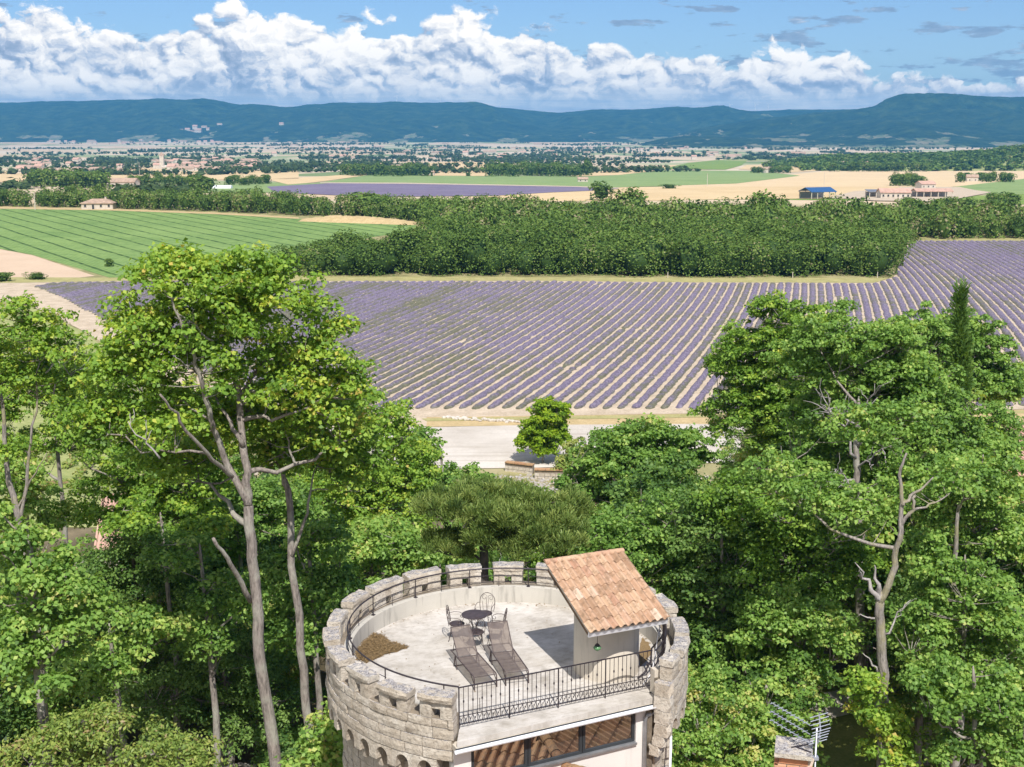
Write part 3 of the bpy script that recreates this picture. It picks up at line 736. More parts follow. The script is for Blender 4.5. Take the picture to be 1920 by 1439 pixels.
# ================================================================ TREES NEAR THE TOWER
# the tall forked maple left of the tower
Yh = 37.0
b0 = Vector((at(517, 1439, Yh).x + 0.3, Yh, zg(Yh)))
T = [b0] + TR((517, 1439, Yh), (490, 1230, Yh), (476, 1080, Yh), (466, 950, Yh))
fork = T[-1]
limbs = [([fork] + TR((425, 870, Yh), (395, 790, Yh - .4), (372, 700, Yh - .8), (352, 640, Yh - 1), (322, 560, Yh - 1.2)), 0.125, 0.025),
         ([fork] + TR((458, 860, Yh), (448, 760, Yh + .5), (440, 690, Yh + .6), (418, 630, Yh + .8), (404, 560, Yh + 1), (395, 490, Yh + 1)), 0.135, 0.025),
         (TR((456, 835, Yh), (430, 790, Yh), (405, 745, Yh + .5)), 0.08, 0.03),
         (TR((440, 900, Yh), (385, 850, Yh - 1.4), (340, 790, Yh - 2.2), (300, 740, Yh - 3)), 0.07, 0.03),
         (TR((470, 1125, Yh), (430, 1060, Yh - .8), (400, 1010, Yh - 1.4)), 0.09, 0.05),
         (TR((446, 740, Yh + .5), (480, 700, Yh + 1), (520, 640, Yh + 1.5), (560, 590, Yh + 2)), 0.08, 0.03)]
tree('tall forked grey maple left of the tower, bare lower trunk and open yellow green crown', 'tree', None, b0, T,
     [B(400, 545, Yh, 118, 62), B(280, 610, Yh, 95, 70), B(505, 560, Yh, 95, 62), B(600, 640, Yh + 1, 75, 72), B(250, 700, Yh, 95, 70), B(380, 690, Yh - .5, 80, 50), B(545, 720, Yh + 1, 105, 70), B(640, 730, Yh + 1, 60, 75), B(190, 780, Yh, 80, 60), B(330, 510, Yh, 90, 40), B(400, 630, Yh + .6, 130, 60), B(300, 790, Yh, 100, 60), B(470, 500, Yh, 70, 30), B(590, 800, Yh + 1.5, 90, 60), B(440, 790, Yh + 2, 110, 60), B(330, 860, Yh + 3, 90, 46), B(540, 840, Yh + 3, 60, 50)],
     'leaf_maple', 11, limbs=limbs, tr0=0.215, tr1=0.15, L=0.155, W=0.135, per=52, rc=0.42, k=1.12, base_tint=0.46, majors=4, flat=0.75, inner=0.2, tint_clump=0.14,
     dead=[(at(400, 640, Yh - .5), at(330, 590, Yh - 1), 0.035, 5), (at(418, 630, Yh), at(398, 585, Yh), 0.03, 4), (at(300, 860, Yh - 2), at(240, 790, Yh - 2), 0.03, 4), (at(372, 700, Yh - .8), at(330, 670, Yh - 1), 0.03, 5)])
# second trunk, right beside the tower
Y2 = 40.0
b0 = Vector((at(592, 1439, Y2).x + 0.1, Y2, zg(Y2)))
T = [b0] + TR((592, 1439, Y2), (575, 1330, Y2), (562, 1180, Y2), (546, 1060, Y2), (540, 920, Y2))
tree('slender maple with a bent trunk close beside the left wall of the tower', 'tree', None, b0, T,
     [B(560, 850, Y2, 90, 60), B(650, 870, Y2 + 1, 90, 70), B(500, 800, Y2 + 1, 70, 55), B(640, 780, Y2 + 1, 75, 60)],
     'leaf_maple', 12, limbs=[(TR((540, 920, Y2), (520, 850, Y2), (505, 780, Y2)), 0.1, 0.03), (TR((546, 1040, Y2), (575, 960, Y2), (590, 880, Y2)), 0.07, 0.02)], tr0=0.185, tr1=0.11, L=0.155, W=0.13, per=58, rc=0.42, base_tint=0.52)
# thin trees on the far left edge
Y3 = 42.0
b0 = Vector((at(60, 1020, Y3).x - 0.1, Y3, zg(Y3)))
T = [b0] + TR((70, 1200, Y3), (35, 980, Y3), (12, 880, Y3), (5, 760, Y3))
tree('two stemmed maple at the left edge with the meadow showing through it', 'tree', None, b0, T,
     [B(20, 610, Y3, 75, 48), B(105, 650, Y3, 60, 50), B(30, 690, Y3 + 2, 80, 50), B(150, 720, Y3 + 2, 50, 50), B(-40, 680, Y3, 70, 70), B(60, 720, Y3, 50, 34), B(25, 850, Y3, 34, 24)],
     'leaf_maple', 13, barkm='bark_pale', limbs=[(TR((35, 990, Y3), (52, 880, Y3), (66, 770, Y3), (75, 680, Y3)), 0.07, 0.02), (TR((30, 960, Y3), (60, 900, Y3), (88, 850, Y3)), 0.04, 0.015)], tr0=0.2, tr1=0.06, L=0.15, W=0.13, per=56, rc=0.42, k=1.0, base_tint=0.52,
     dead=[(at(100, 740, Y3), at(150, 640, Y3), 0.03, 6), (at(85, 700, Y3), at(130, 650, Y3), 0.03, 5)])
near = [
 # label, Y, blobs, leaf, seed, opts
 ('broad maple in the middle of the left grove, under the forked one', 50, [(230, 830, 100, 80), (340, 880, 110, 80), (300, 960, 110, 70), (200, 940, 60, 60), (180, 740, 80, 70), (390, 800, 90, 70)], 'leaf_maple', 21, dict(base_tint=0.45)),
 ('maple behind the left grove, its top above the gravel yard side', 60, [(700, 800, 80, 60), (640, 900, 90, 70), (760, 880, 75, 55), (720, 960, 90, 70)], 'leaf_maple', 22, dict(base_tint=0.50)),
 ('low green maple that slopes down towards the pale gravel yard', 72, [(850, 915, 70, 36), (780, 850, 50, 42), (900, 915, 44, 22), (780, 930, 80, 50)], 'leaf_green', 23, dict(base_tint=0.50, L=0.20, W=0.17)),
 ('shrubby maple between the pine and the left grove', 52, [(700, 1030, 90, 60), (620, 1050, 70, 70), (760, 1040, 60, 50)], 'leaf_green', 24, dict(base_tint=0.45)),
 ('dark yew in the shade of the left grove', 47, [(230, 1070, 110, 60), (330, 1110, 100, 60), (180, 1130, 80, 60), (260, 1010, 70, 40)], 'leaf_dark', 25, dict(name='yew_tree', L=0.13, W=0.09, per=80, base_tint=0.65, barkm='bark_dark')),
 ('leafy maple in the lower left corner with a thick pale trunk', 35, [(60, 1080, 90, 70), (120, 1160, 90, 80), (20, 1200, 80, 80), (80, 1240, 85, 60), (30, 1010, 60, 50)], 'leaf_green', 26, dict(bx=90, base_tint=0.5, tr0=0.25)),
 ('maple sapling cluster between the two tall trunks and the tower', 44, [(560, 1180, 60, 80), (620, 1120, 55, 60), (600, 1010, 60, 50), (540, 1080, 60, 50)], 'leaf_green', 27, dict(base_tint=0.48)),
 ('shaded maple behind the tall forked trunk', 56, [(420, 990, 90, 60), (380, 1060, 60, 45), (520, 960, 80, 60), (440, 930, 80, 50)], 'leaf_green', 28, dict(base_tint=0.48)),
 ('dark laurel thicket low in the left grove', 46, [(420, 1240, 100, 80), (300, 1260, 100, 80), (480, 1320, 90, 90), (350, 1350, 110, 80), (540, 1400, 60, 70)], 'leaf_dark', 29, dict(name='laurel_bush', cat='bush', L=0.15, W=0.08, per=80, base_tint=0.72)),
 ('yellow green bush along the bottom left edge', 34, [(90, 1400, 110, 42), (230, 1420, 110, 50), (170, 1370, 70, 30), (330, 1440, 90, 40)], 'leaf_olive', 30, dict(name='ash_bush', cat='bush', L=0.15, W=0.07, base_tint=0.55)),
 ('young maple close against the lower left wall of the tower', 36, [(625, 1390, 45, 70), (590, 1440, 60, 50)], 'leaf_green', 31, dict(base_tint=0.55, rc=0.45)),
 ('bright round maple half hidden under the forked one', 46, [(370, 1000, 70, 36), (300, 1180, 70, 50), (250, 980, 60, 36)], 'leaf_maple', 32, dict(base_tint=0.45)),
 ('small maple on the left edge above the lower left corner', 50, [(-10, 970, 70, 60), (50, 940, 60, 50), (120, 980, 45, 36), (20, 890, 44, 30)], 'leaf_green', 33, dict(base_tint=0.5)),
 ('maple on the meadow edge at the left, behind the two stemmed one', 62, [(60, 740, 70, 50), (150, 800, 60, 60), (-20, 770, 60, 60), (190, 700, 50, 40), (130, 690, 60, 44), (60, 840, 60, 36)], 'leaf_maple', 34, dict(base_tint=0.5)),
 ('sunlit maple in front of the dark yew in the left grove', 41, [(190, 1240, 70, 50), (290, 1190, 60, 44), (150, 1290, 60, 40)], 'leaf_green', 35, dict(base_tint=0.5)),
 ('low sunlit maple in the left grove, crossed by the tall forked trunk', 43, [(430, 1130, 70, 50), (380, 1200, 60, 44), (330, 1040, 60, 40)], 'leaf_green', 36, dict(base_tint=0.52)),
 # centre and right
 ('dense dark green maple right of the gravel yard', 70, [(1180, 870, 110, 62), (1110, 920, 75, 55), (1240, 860, 80, 62), (1200, 950, 130, 70), (1210, 815, 45, 30), (1290, 845, 55, 40), (1150, 830, 40, 26)], 'leaf_green', 41, dict(base_tint=0.36, L=0.21, W=0.18)),
 ('maple behind the tiled stair roof, with blue glimpses under it', 52, [(1180, 1020, 110, 60), (1270, 1000, 90, 70), (1130, 1000, 60, 40), (1230, 1080, 80, 50)], 'leaf_green', 42, dict(base_tint=0.42)),
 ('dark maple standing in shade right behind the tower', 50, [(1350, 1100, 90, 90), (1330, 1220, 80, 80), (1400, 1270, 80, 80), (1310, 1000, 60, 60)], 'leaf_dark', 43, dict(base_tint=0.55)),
 ('tall ash with reddish seed clusters at the left of the right grove', 74, [(1420, 660, 90, 60), (1490, 620, 85, 50), (1370, 690, 60, 26), (1400, 780, 95, 60), (1470, 720, 110, 70), (1500, 800, 110, 70), (1450, 585, 45, 32)], 'leaf_maple', 44, dict(name='ash_tree', base_tint=0.40, L=0.22, W=0.14)),
 ('large maple crown filling the middle of the right grove', 60, [(1560, 690, 110, 62), (1650, 680, 100, 65), (1720, 740, 100, 70), (1590, 790, 110, 75), (1680, 830, 110, 75), (1780, 830, 90, 80), (1530, 890, 90, 60)], 'leaf_green', 45, dict(base_tint=0.46, L=0.19, W=0.16)),
 ('round crowned maple behind the cypress', 86, [(1745, 640, 85, 62), (1830, 650, 60, 62), (1800, 720, 100, 60), (1880, 720, 60, 36)], 'leaf_green', 46, dict(base_tint=0.55, L=0.23, W=0.19)),
 ('broad maple in front of the bare branched one', 50, [(1420, 960, 100, 60), (1520, 980, 110, 60), (1450, 1050, 110, 60), (1370, 930, 60, 45), (1560, 1060, 80, 60)], 'leaf_maple', 47, dict(base_tint=0.36)),
 ('maple low in the right grove beside the brick chimney', 48, [(1480, 1150, 90, 60), (1540, 1190, 80, 60), (1500, 1250, 70, 40), (1430, 1180, 60, 60)], 'leaf_green', 48, dict(base_tint=0.44)),
 ('maple at the right edge in front of the pink roofed house', 52, [(1830, 930, 90, 60), (1860, 1010, 80, 60), (1780, 960, 80, 70), (1880, 870, 50, 40)], 'leaf_green', 49, dict(base_tint=0.46)),
 ('leafy maple low on the right edge above the lawn', 45, [(1800, 1120, 100, 70), (1880, 1180, 80, 70), (1740, 1190, 80, 70), (1830, 1250, 100, 50), (1760, 1060, 60, 50)], 'leaf_green', 50, dict(base_tint=0.50)),
 ('maple in the bottom right corner over the mown lawn', 40, [(1880, 1320, 70, 60), (1800, 1320, 70, 44), (1890, 1400, 70, 50), (1740, 1270, 60, 40), (1790, 1410, 50, 30)], 'leaf_green', 51, dict(base_tint=0.5)),
 ('young maple sprouting round the foot of the tall right trunk', 41, [(1640, 1340, 50, 50), (1670, 1400, 45, 50), (1620, 1290, 32, 26)], 'leaf_maple', 52, dict(base_tint=0.45, rc=0.4)),
 ('small shrub in shade left of the brick chimney', 44, [(1420, 1370, 26, 60), (1400, 1420, 30, 40)], 'leaf_green', 53, dict(name='shrub', cat='bush', base_tint=0.5, rc=0.4)),
 ('slim maple between the right edge and the cypress', 66, [(1880, 800, 50, 40), (1850, 850, 60, 50)], 'leaf_green', 54, dict(base_tint=0.5)),
]
for lab, Yv, blobs, leaf, seed, kw in near:
    kw = dict(kw); auto_tree(lab, Yv, blobs, leaf, seed, **kw)
# the tall maple on the right with its pale forked trunk
Y4 = 42.0
b0 = Vector((at(1664, 1439, Y4).x, Y4, zg(Y4)))
T = [b0] + TR((1664, 1439, Y4), (1660, 1330, Y4), (1652, 1200, Y4), (1650, 1130, Y4))
fk = T[-1]
tree('tall maple right of the chimney with a pale forked trunk and twisted bare limbs', 'tree', None, b0, T,
     [B(1470, 900, Y4 + 3, 90, 50), B(1600, 950, Y4 + 2, 75, 46), B(1740, 900, Y4 + 2, 80, 50), B(1690, 800, Y4 + 3, 90, 60), B(1600, 800, Y4 + 4, 70, 50)],
     'leaf_green', 61, barkm='bark_pale', limbs=[([fk] + TR((1672, 1080, Y4), (1686, 1010, Y4), (1692, 940, Y4), (1688, 890, Y4), (1700, 850, Y4)), 0.135, 0.035), (TR((1692, 950, Y4), (1716, 925, Y4), (1750, 895, Y4)), 0.08, 0.02), (TR((1690, 985, Y4), (1712, 955, Y4), (1716, 930, Y4)), 0.07, 0.05)],
     tr0=0.21, tr1=0.155, L=0.155, W=0.13, per=58, rc=0.42, k=0.9, base_tint=0.46,
     dead=[(fk, at(1603, 1055, Y4), 0.12, 1), (at(1646, 1125, Y4), at(1640, 1060, Y4), 0.12, 0), (at(1655, 1190, Y4), at(1708, 1125, Y4), 0.045, 2), (at(1645, 1260, Y4), at(1618, 1225, Y4), 0.05, 0), (at(1640, 1160, Y4), at(1610, 1155, Y4), 0.04, 0)])
# bare grey branched tree standing in the gap of the right grove
Y5 = 56.0
b0 = gbase(1612, Y5)
tree('half bare tree with fans of grey dead twigs in the middle of the right grove', 'tree', None, b0, [b0] + TR((1612, 1000, Y5), (1608, 900, Y5), (1605, 840, Y5), (1610, 760, Y5)),
     [B(1560, 640, Y5 + 2, 80, 45), B(1660, 640, Y5 + 3, 60, 40), B(1590, 590, Y5 + 3, 24, 24)], 'leaf_green', 62, tr0=0.26, tr1=0.09, base_tint=0.5, barkm='bark',
     dead=[(at(1606, 860, Y5), at(1545, 760, Y5 - 1.5), 0.08, 10), (at(1606, 840, Y5), at(1590, 735, Y5 - 1.5), 0.07, 10), (at(1604, 900, Y5), at(1470, 905, Y5 - 2), 0.07, 7), (at(1606, 880, Y5), at(1660, 850, Y5 - 2), 0.06, 6), (at(1603, 920, Y5), at(1560, 880, Y5 - 2), 0.06, 6), (at(1610, 800, Y5), at(1640, 720, Y5 - 1), 0.05, 5)])
# a slim background trunk on the right
Y6 = 50.0
b0 = gbase(1786, Y6)
tree('slim pale trunk with a small crown near the right edge', 'tree', None, b0, [b0] + TR((1786, 1180, Y6), (1788, 1060, Y6), (1796, 960, Y6)), [B(1800, 900, Y6, 60, 40)], 'leaf_green', 63, tr0=0.18, tr1=0.07, rc=0.5, barkm='bark_pale')
# stone pine behind the battlements
Yp = 46.0
b0 = Vector((at(907, 1060, Yp).x, Yp, zg(Yp)))
tree('spreading pine with a sawn off top and dead lower limbs behind the battlements', 'tree', None, b0, [b0] + TR((907, 1140, Yp), (908, 1050, Yp), (909, 958, Yp)),
     [B(850, 955, Yp, 70, 28), B(955, 945, Yp + 1, 60, 26), B(1010, 975, Yp, 70, 38), B(900, 930, Yp + 2, 56, 16), B(1040, 1010, Yp - 1, 60, 34), B(940, 975, Yp - 1, 40, 18), B(840, 1030, Yp, 50, 20), B(905, 1000, Yp - .8, 40, 22), B(960, 1030, Yp - 1, 46, 20), B(1070, 960, Yp + 2, 40, 30)],
     'needles', 64, name='pine_tree', style='needle', L=0.19, W=0.034, per=105, rc=0.27, k=1.45, flat=1.1, base_tint=0.55, barkm='bark_dark', tr0=0.22, tr1=0.15, tint_clump=0.22, inner=0.2,
     dead=[(at(910, 1000, Yp - .4), at(985, 1030, Yp - 1.5), 0.05, 2), (at(915, 1005, Yp - .4), at(942, 1040, Yp - 1.5), 0.035, 2), (at(905, 985, Yp), at(868, 990, Yp - 1), 0.05, 0), (at(903, 1004, Yp), at(872, 1022, Yp - 1), 0.03, 1)])
# cypress
Yc = 68.0
b0 = gbase(1800, Yc)
bl = [B(1800, 562 + 23 * i, Yc, 2.5 + 1.25 * i if i < 10 else 14, 20) for i in range(12)]
tree('slim dark columnar cypress rising above the right grove', 'tree', None, b0, [b0] + TR((1800, 800, Yc), (1800, 560, Yc)), bl, 'leaf_dark', 65, name='cypress_tree', style='needle', L=0.26, W=0.07, per=60, rc=0.26, k=2.0, flat=1.5, base_tint=0.62, low=-0.95, tr0=0.2, tr1=0.03, barkm='bark_dark', majors=1, tint_clump=0.08, inner=0.5)
# little bright tree at the gravel yard
Yt = 133.0
b0 = gnd(1018, 868)
Yt = b0.y
tree('bright yellow green young tree standing alone in the gravel yard', 'tree', None, b0, [b0, b0 + Vector((0, 0, 1.6)), b0 + Vector((0.1, 0, 3.5))],
     [B(1020, 798, Yt, 42, 34), B(1042, 772, Yt, 30, 22), B(998, 830, Yt, 34, 20), B(1045, 822, Yt, 28, 22), B(1020, 842, Yt, 26, 12), B(1022, 758, Yt, 20, 14)], 'leaf_lime', 66, name='young_tree', L=0.28, W=0.22, per=46, rc=0.44, k=1.35, base_tint=0.55, tr0=0.12, tr1=0.06)
auto_tree('small pale leaved bush behind the dark maple at the yard', 118, [(1085, 850, 26, 26), (1065, 870, 22, 20)], 'leaf_olive', 67, name='yard_bush', cat='bush', L=0.3, W=0.2, rc=0.5, base_tint=0.8)

# ================================================================ WOODS AND FAR TREES
def far_tree_arrays(r_, R=4.2, H=10.0, n=900, q=0.62, core=True, lump=7):
    """crown of leaf patches on several lobes, with an inner leafy core"""
    lob = [(r_.normal(0, R * 0.42, 2), H * 0.62 + r_.normal(0, H * 0.07), R * r_.uniform(0.5, 0.72)) for _ in range(lump)]
    lob.append((np.zeros(2), H * 0.52, R * 0.85))
    C = np.array([[l[0][0], l[0][1], l[1]] for l in lob]); Rl = np.array([l[2] for l in lob])
    i = r_.integers(0, len(lob), n); dr = r_.normal(size=(n, 3)); dr /= np.linalg.norm(dr, axis=1, keepdims=True)
    dr[:, 2] = np.where(dr[:, 2] < -0.5, -dr[:, 2], dr[:, 2])
    P_ = C[i] + dr * (Rl[i] * r_.uniform(0.8, 1.08, n))[:, None] * np.array([1, 1, 0.95])
    low = r_.random(n) < 0.24; P_[low, 2] = r_.uniform(0.3, H * 0.4, low.sum()); P_[low, :2] *= (R * 0.9 / (np.linalg.norm(P_[low, :2], axis=1, keepdims=True) + .1))
    nr_ = dr + np.array([0, 0, 0.35]) + 0.5 * r_.normal(size=(n, 3)); nr_ /= np.linalg.norm(nr_, axis=1, keepdims=True)
    V, Fq = leaf_quads(P_, nr_, q * 1.25, q, r_, 0.1)
    tint = np.repeat(np.clip(0.5 + (r_.normal(0, 0.10, len(lob)))[i] + r_.normal(0, 0.16, n), 0, 1), 4)
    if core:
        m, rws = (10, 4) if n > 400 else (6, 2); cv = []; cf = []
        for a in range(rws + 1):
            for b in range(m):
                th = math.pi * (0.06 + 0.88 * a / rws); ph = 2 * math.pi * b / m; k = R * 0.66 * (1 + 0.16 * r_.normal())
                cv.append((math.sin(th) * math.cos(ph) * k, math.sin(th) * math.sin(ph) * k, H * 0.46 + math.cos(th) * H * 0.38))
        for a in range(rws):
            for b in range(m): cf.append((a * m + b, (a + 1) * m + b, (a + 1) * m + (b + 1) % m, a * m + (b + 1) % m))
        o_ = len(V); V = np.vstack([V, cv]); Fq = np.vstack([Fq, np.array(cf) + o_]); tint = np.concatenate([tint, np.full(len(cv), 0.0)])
    return V, Fq, tint

def scatter(poly, step, r_):
    xs = [p[0] for p in poly]; ys = [p[1] for p in poly]; out = []
    y = min(ys); row = 0
    while y < max(ys):
        x = np.arange(min(xs) + (row % 2) * step / 2, max(xs), step); n_ = len(x)
        X = x + r_.normal(0, step * 0.2, n_); Y = np.full(n_, y) + r_.normal(0, step * 0.2, n_)
        k = inside(X, Y, poly) & (np.abs(X) < 0.46 * Y + 15)
        out += list(zip(X[k], Y[k])); y += step * 0.87; row += 1
    return out
WOOD_PX = [(512, 517), (900, 518), (1300, 519), (1655, 520), (1684, 480), (1706, 451), (2300, 444), (2300, 432), (1920, 430), (1700, 424), (1250, 424), (1100, 414), (980, 408), (700, 400), (560, 399), (480, 391), (200, 385), (0, 383), (-300, 382),
           (-300, 388), (0, 388), (200, 391), (400, 397), (560, 405), (700, 410), (790, 419), (840, 436), (812, 480), (740, 498), (620, 503), (512, 508)]
WOOD = [(gnd(*p).x, gnd(*p).y) for p in WOOD_PX]
rw = np.random.default_rng(31)
pts = sorted(scatter(WOOD, 6.3, rw), key=lambda p: p[1])
var = []
for i in range(7):
    V, Fq, tn = far_tree_arrays(np.random.default_rng(100 + i), R=3.9 + 0.25 * i % 1.1, H=9.6, n=1150, q=0.44)
    var.append(np_mesh('woodland_tree', V, Fq, tn))
    var[-1].materials.append(M['leaf_wood'])
NI = 230
for i, (x, y) in enumerate(pts[:NI]):
    o = link('woodland_tree', var[rw.integers(0, 7)], None, None, (x, y, -0.3)); s = rw.uniform(0.80, 1.32); o.scale = (s, s, s * rw.uniform(0.70, 1.0)); o.rotation_euler = (0, 0, rw.uniform(0, 6.28))
    props(o, 'round topped oak in the dense wood along the far edge of the lavender field', 'tree', 'oaks of the wood beyond the lavender')
VV = []; FF = []; TT = []; b = 0
lo = [far_tree_arrays(np.random.default_rng(200 + i), R=4.2, H=9.6, n=330, q=0.74) for i in range(5)]
for i, (x, y) in enumerate(pts[NI:]):
    V, Fq, tn = lo[i % 5]; a = rw.uniform(0, 6.28); s = rw.uniform(0.7, 1.15) * (1.0 if y < 470 else 0.9); tall = 1.35 if rw.random() < 0.04 else 1
    c_, s_ = math.cos(a) * s, math.sin(a) * s
    W_ = np.stack([V[:, 0] * c_ - V[:, 1] * s_ + x, V[:, 0] * s_ + V[:, 1] * c_ + y, V[:, 2] * s * tall * rw.uniform(0.85, 1.1) + zg(y) - 0.3], 1)
    VV.append(W_); FF.append(Fq + b); TT.append(np.clip(tn + rw.normal(0.03, 0.17), 0, 1)); b += len(V)
props(link('woodland', np_mesh('woodland', np.concatenate(VV), np.concatenate(FF), np.concatenate(TT)), M['leaf_wood']), 'mixed green riverside woodland behind the oak wood', 'woodland', kind='stuff')

midv = []
for i in range(7):
    V, Fq, tn = far_tree_arrays(np.random.default_rng(400 + i), R=4.0, H=9.6, n=520, q=0.85, lump=9); me = np_mesh('field_tree', V, Fq, tn); me.materials.append(M['leaf_wood']); midv.append(me)
# named trees in the middle distance
def mid_tree(px, py, h, wdt, label, group=None, name='field_tree', tint=0.0):
    p = gnd(px, py); wdt *= 1.12; o = link(name, midv[rw.integers(0, 7)], None, None, (p.x, p.y, p.z - 0.2))
    o.scale = (wdt / 9.0, wdt / 9.0, h / 10.2); o.rotation_euler = (0, 0, rw.uniform(0, 6.28)); props(o, label, 'tree', group); return o
mid_tree(1127, 376, 9.5, 12, 'lone round dark tree at the edge of the stubble field')
mid_tree(1255, 354, 4, 11, 'low wide bush on the edge of the far green field')
mid_tree(878, 331, 5.5, 6, 'small lone tree in front of the brown hill field')
mid_tree(1183, 424, 15, 12, 'tallest poplar like tree at the back of the wood')
mid_tree(1155, 424, 12, 10, 'tree beside the tallest one at the back of the wood')
mid_tree(1432, 426, 14, 11, 'tall tree sticking up from the back of the wood, left of the barn')
mid_tree(702, 406, 11, 17, 'wide domed tree standing out before the far lavender')
mid_tree(385, 362, 13, 17, 'big bright round tree beside the white greenhouses')
mid_tree(205, 500, 2.4, 2.6, 'small bush at the corner of the bare field', name='field_bush')
mid_tree(70, 524, 2.0, 4.0, 'rounded shrub on the verge below the bare field', name='field_bush')
mid_tree(5, 528, 2.8, 4.0, 'shrub on the verge at the left edge of the photo', name='field_bush')
grp = [('dark_pine', 'dark umbrella pine in the clump left of the long farm roof', 'umbrella pines far left', [(x, 352 + rw.uniform(-3, 3), 15, 15) for x in np.linspace(66, 190, 11)]),
       ('hedge_tree', 'dark tree in the clump around the farmhouse left of the brown field', 'trees left of the brown field', [(x, 331 + rw.uniform(-2, 1), rw.uniform(13, 18), 15) for x in np.linspace(648, 800, 15)]),
       ('hedge_tree', 'dark tree in the belt right of the brown field', 'trees right of the brown field', [(x, 331 + rw.uniform(-2, 1), rw.uniform(14, 20), 16) for x in np.linspace(920, 1100, 18)]),
       ('hedge_tree', 'tree in the clump behind the pink roofed farm', 'trees behind the farm', [(x, 349 + rw.uniform(-2, 2), 11, 10) for x in np.linspace(1678, 1722, 6)]),
       ('hedge_tree', 'tree by the small white house above the farm', 'trees by the small white house', [(x, 341 + rw.uniform(-1, 2), 10, 10) for x in (1800, 1815, 1838, 1850, 1862, 1880, 1893)]),
       ('garden_tree', 'tree in the garden of the farmhouse among wheat fields', 'trees round the wheat field farmhouse', [(x, 325, 9, 11) for x in (1414, 1424, 1448, 1462, 1476)]),
       ('farm_hedge', 'tree between the farm buildings and the wood', 'trees in front of the farm', [(x, 392 + rw.uniform(-4, 6), rw.uniform(5, 8), 8) for x in (1700, 1716, 1760, 1778, 1798, 1815, 1850, 1862, 1874, 1886, 1898)]),
       ('hedge_tree', 'tree in the row behind the white greenhouses', 'trees behind the greenhouses', [(x, 347 + rw.uniform(-2, 2), rw.uniform(7, 11), 9) for x in list(np.linspace(250, 370, 11)) + list(np.linspace(430, 500, 6))]),
       ('yard_tree', 'tree beside the barns in front of the wooded hill', 'trees beside the hill barns', [(x, 322, rw.uniform(12, 17), 16) for x in (1564, 1600, 1625, 1638, 1655, 1668, 1688, 1712, 1730)])]
for nm, lab, gr, L_ in grp:
    for (x, y, h, wd) in L_: mid_tree(x, y, h, wd * rw.uniform(0.85, 1.1), lab, gr, nm)

# wooded hill on the right, and far hedges and copses: too many to count
hx = [(1440, 318), (1490, 305), (1530, 298), (1600, 296), (1700, 294), (1800, 289), (1850, 282), (1900, 278), (2000, 277), (2300, 272)]
nx, ny = 60, 14; Yn, Yc_, Yf = 1780.0, 2150.0, 2700.0; V = np.zeros((ny, nx, 3))
for j in range(ny):
    Yv = Yn + (Yf - Yn) * j / (ny - 1); X = (np.linspace(1420, 2300, nx) - 960) / F / CP * Yv
    crest = 35 - (np.interp(np.linspace(1420, 2300, nx), [p[0] for p in hx], [p[1] for p in hx]) - 240) / F * Yc_
    s = math.sin(min(1, (Yv - Yn) / (Yc_ - Yn)) * math.pi / 2) if Yv < Yc_ else math.cos((Yv - Yc_) / (Yf - Yc_) * math.pi / 2)
    V[j, :, 0] = X; V[j, :, 1] = Yv; V[j, :, 2] = zg(Yv) - 1 + np.maximum(0, crest - zg(Yv)) * s
    Vh = V
i0 = (np.arange(ny - 1)[:, None] * nx + np.arange(nx - 1)[None, :]).reshape(-1)
props(link('low_hill', np_mesh('low_hill', V.reshape(-1, 3), np.stack([i0, i0 + 1, i0 + nx + 1, i0 + nx], -1), smooth=True), M['meadow']), kind='structure')
def blobs_mesh(name, pl, mat, label, kq=40):
    VV = []; FF = []; TT = []; b = 0; base_ = [far_tree_arrays(np.random.default_rng(300 + i), R=4.5, H=10, n=kq, q=2.6, lump=4) for i in range(6)]
    for i, (x, y, z, s, h) in enumerate(pl):
        V, Fq, tn = base_[i % 6]; a = rw.uniform(0, 6.28); c_, s_ = math.cos(a) * s, math.sin(a) * s
        VV.append(np.stack([V[:, 0] * c_ - V[:, 1] * s_ + x, V[:, 0] * s_ + V[:, 1] * c_ + y, V[:, 2] * h + z], 1)); FF.append(Fq + b); TT.append(np.clip(tn + rw.normal(0, 0.15), 0, 1)); b += len(V)
    props(link(name, np_mesh(name, np.concatenate(VV), np.concatenate(FF), np.concatenate(TT)), mat), label, 'woodland', kind='stuff')
pl = []
for j in range(24):
    for i in range(62):
        u = (i + rw.random()) / 62; v = (j + rw.random()) / 24 * 0.86 + 0.0; jj = v * (ny - 1); ii = u * (nx - 1); p = Vh[int(jj), int(ii)]
        if ii / (nx - 1) * 880 + 1420 > 2010: continue
        edge_ = (ii / (nx - 1) * 880 + 1420)
        if edge_ < 1500 and rw.random() < 0.6: continue
        q = Vh[min(int(jj) + 1, ny - 1), int(ii)]; f_ = jj - int(jj); p = p + (q - p) * f_
        pl.append((p[0] + rw.normal(0, 4), p[1] + rw.normal(0, 4), p[2] - 1, rw.uniform(1.0, 1.7), rw.uniform(0.75, 1.1)))
blobs_mesh('hill_wood', pl, M['leaf_wood'], 'dense wood covering the low hill on the right', 70)
pl = []
def hedge(x0, y0, ang, ln, s, h, dens=1.0):
    n_ = int(ln / (7.5 * s) * dens)
    for i in range(n_):
        t = (i / max(1, n_) - 0.5) * ln; x = x0 + math.cos(ang) * t + rw.normal(0, 3); y = y0 + math.sin(ang) * t + rw.normal(0, 5)
        pl.append((x, y, zg(y) - 0.5, s * rw.uniform(0.6, 1.7), h * rw.uniform(0.55, 1.2)))
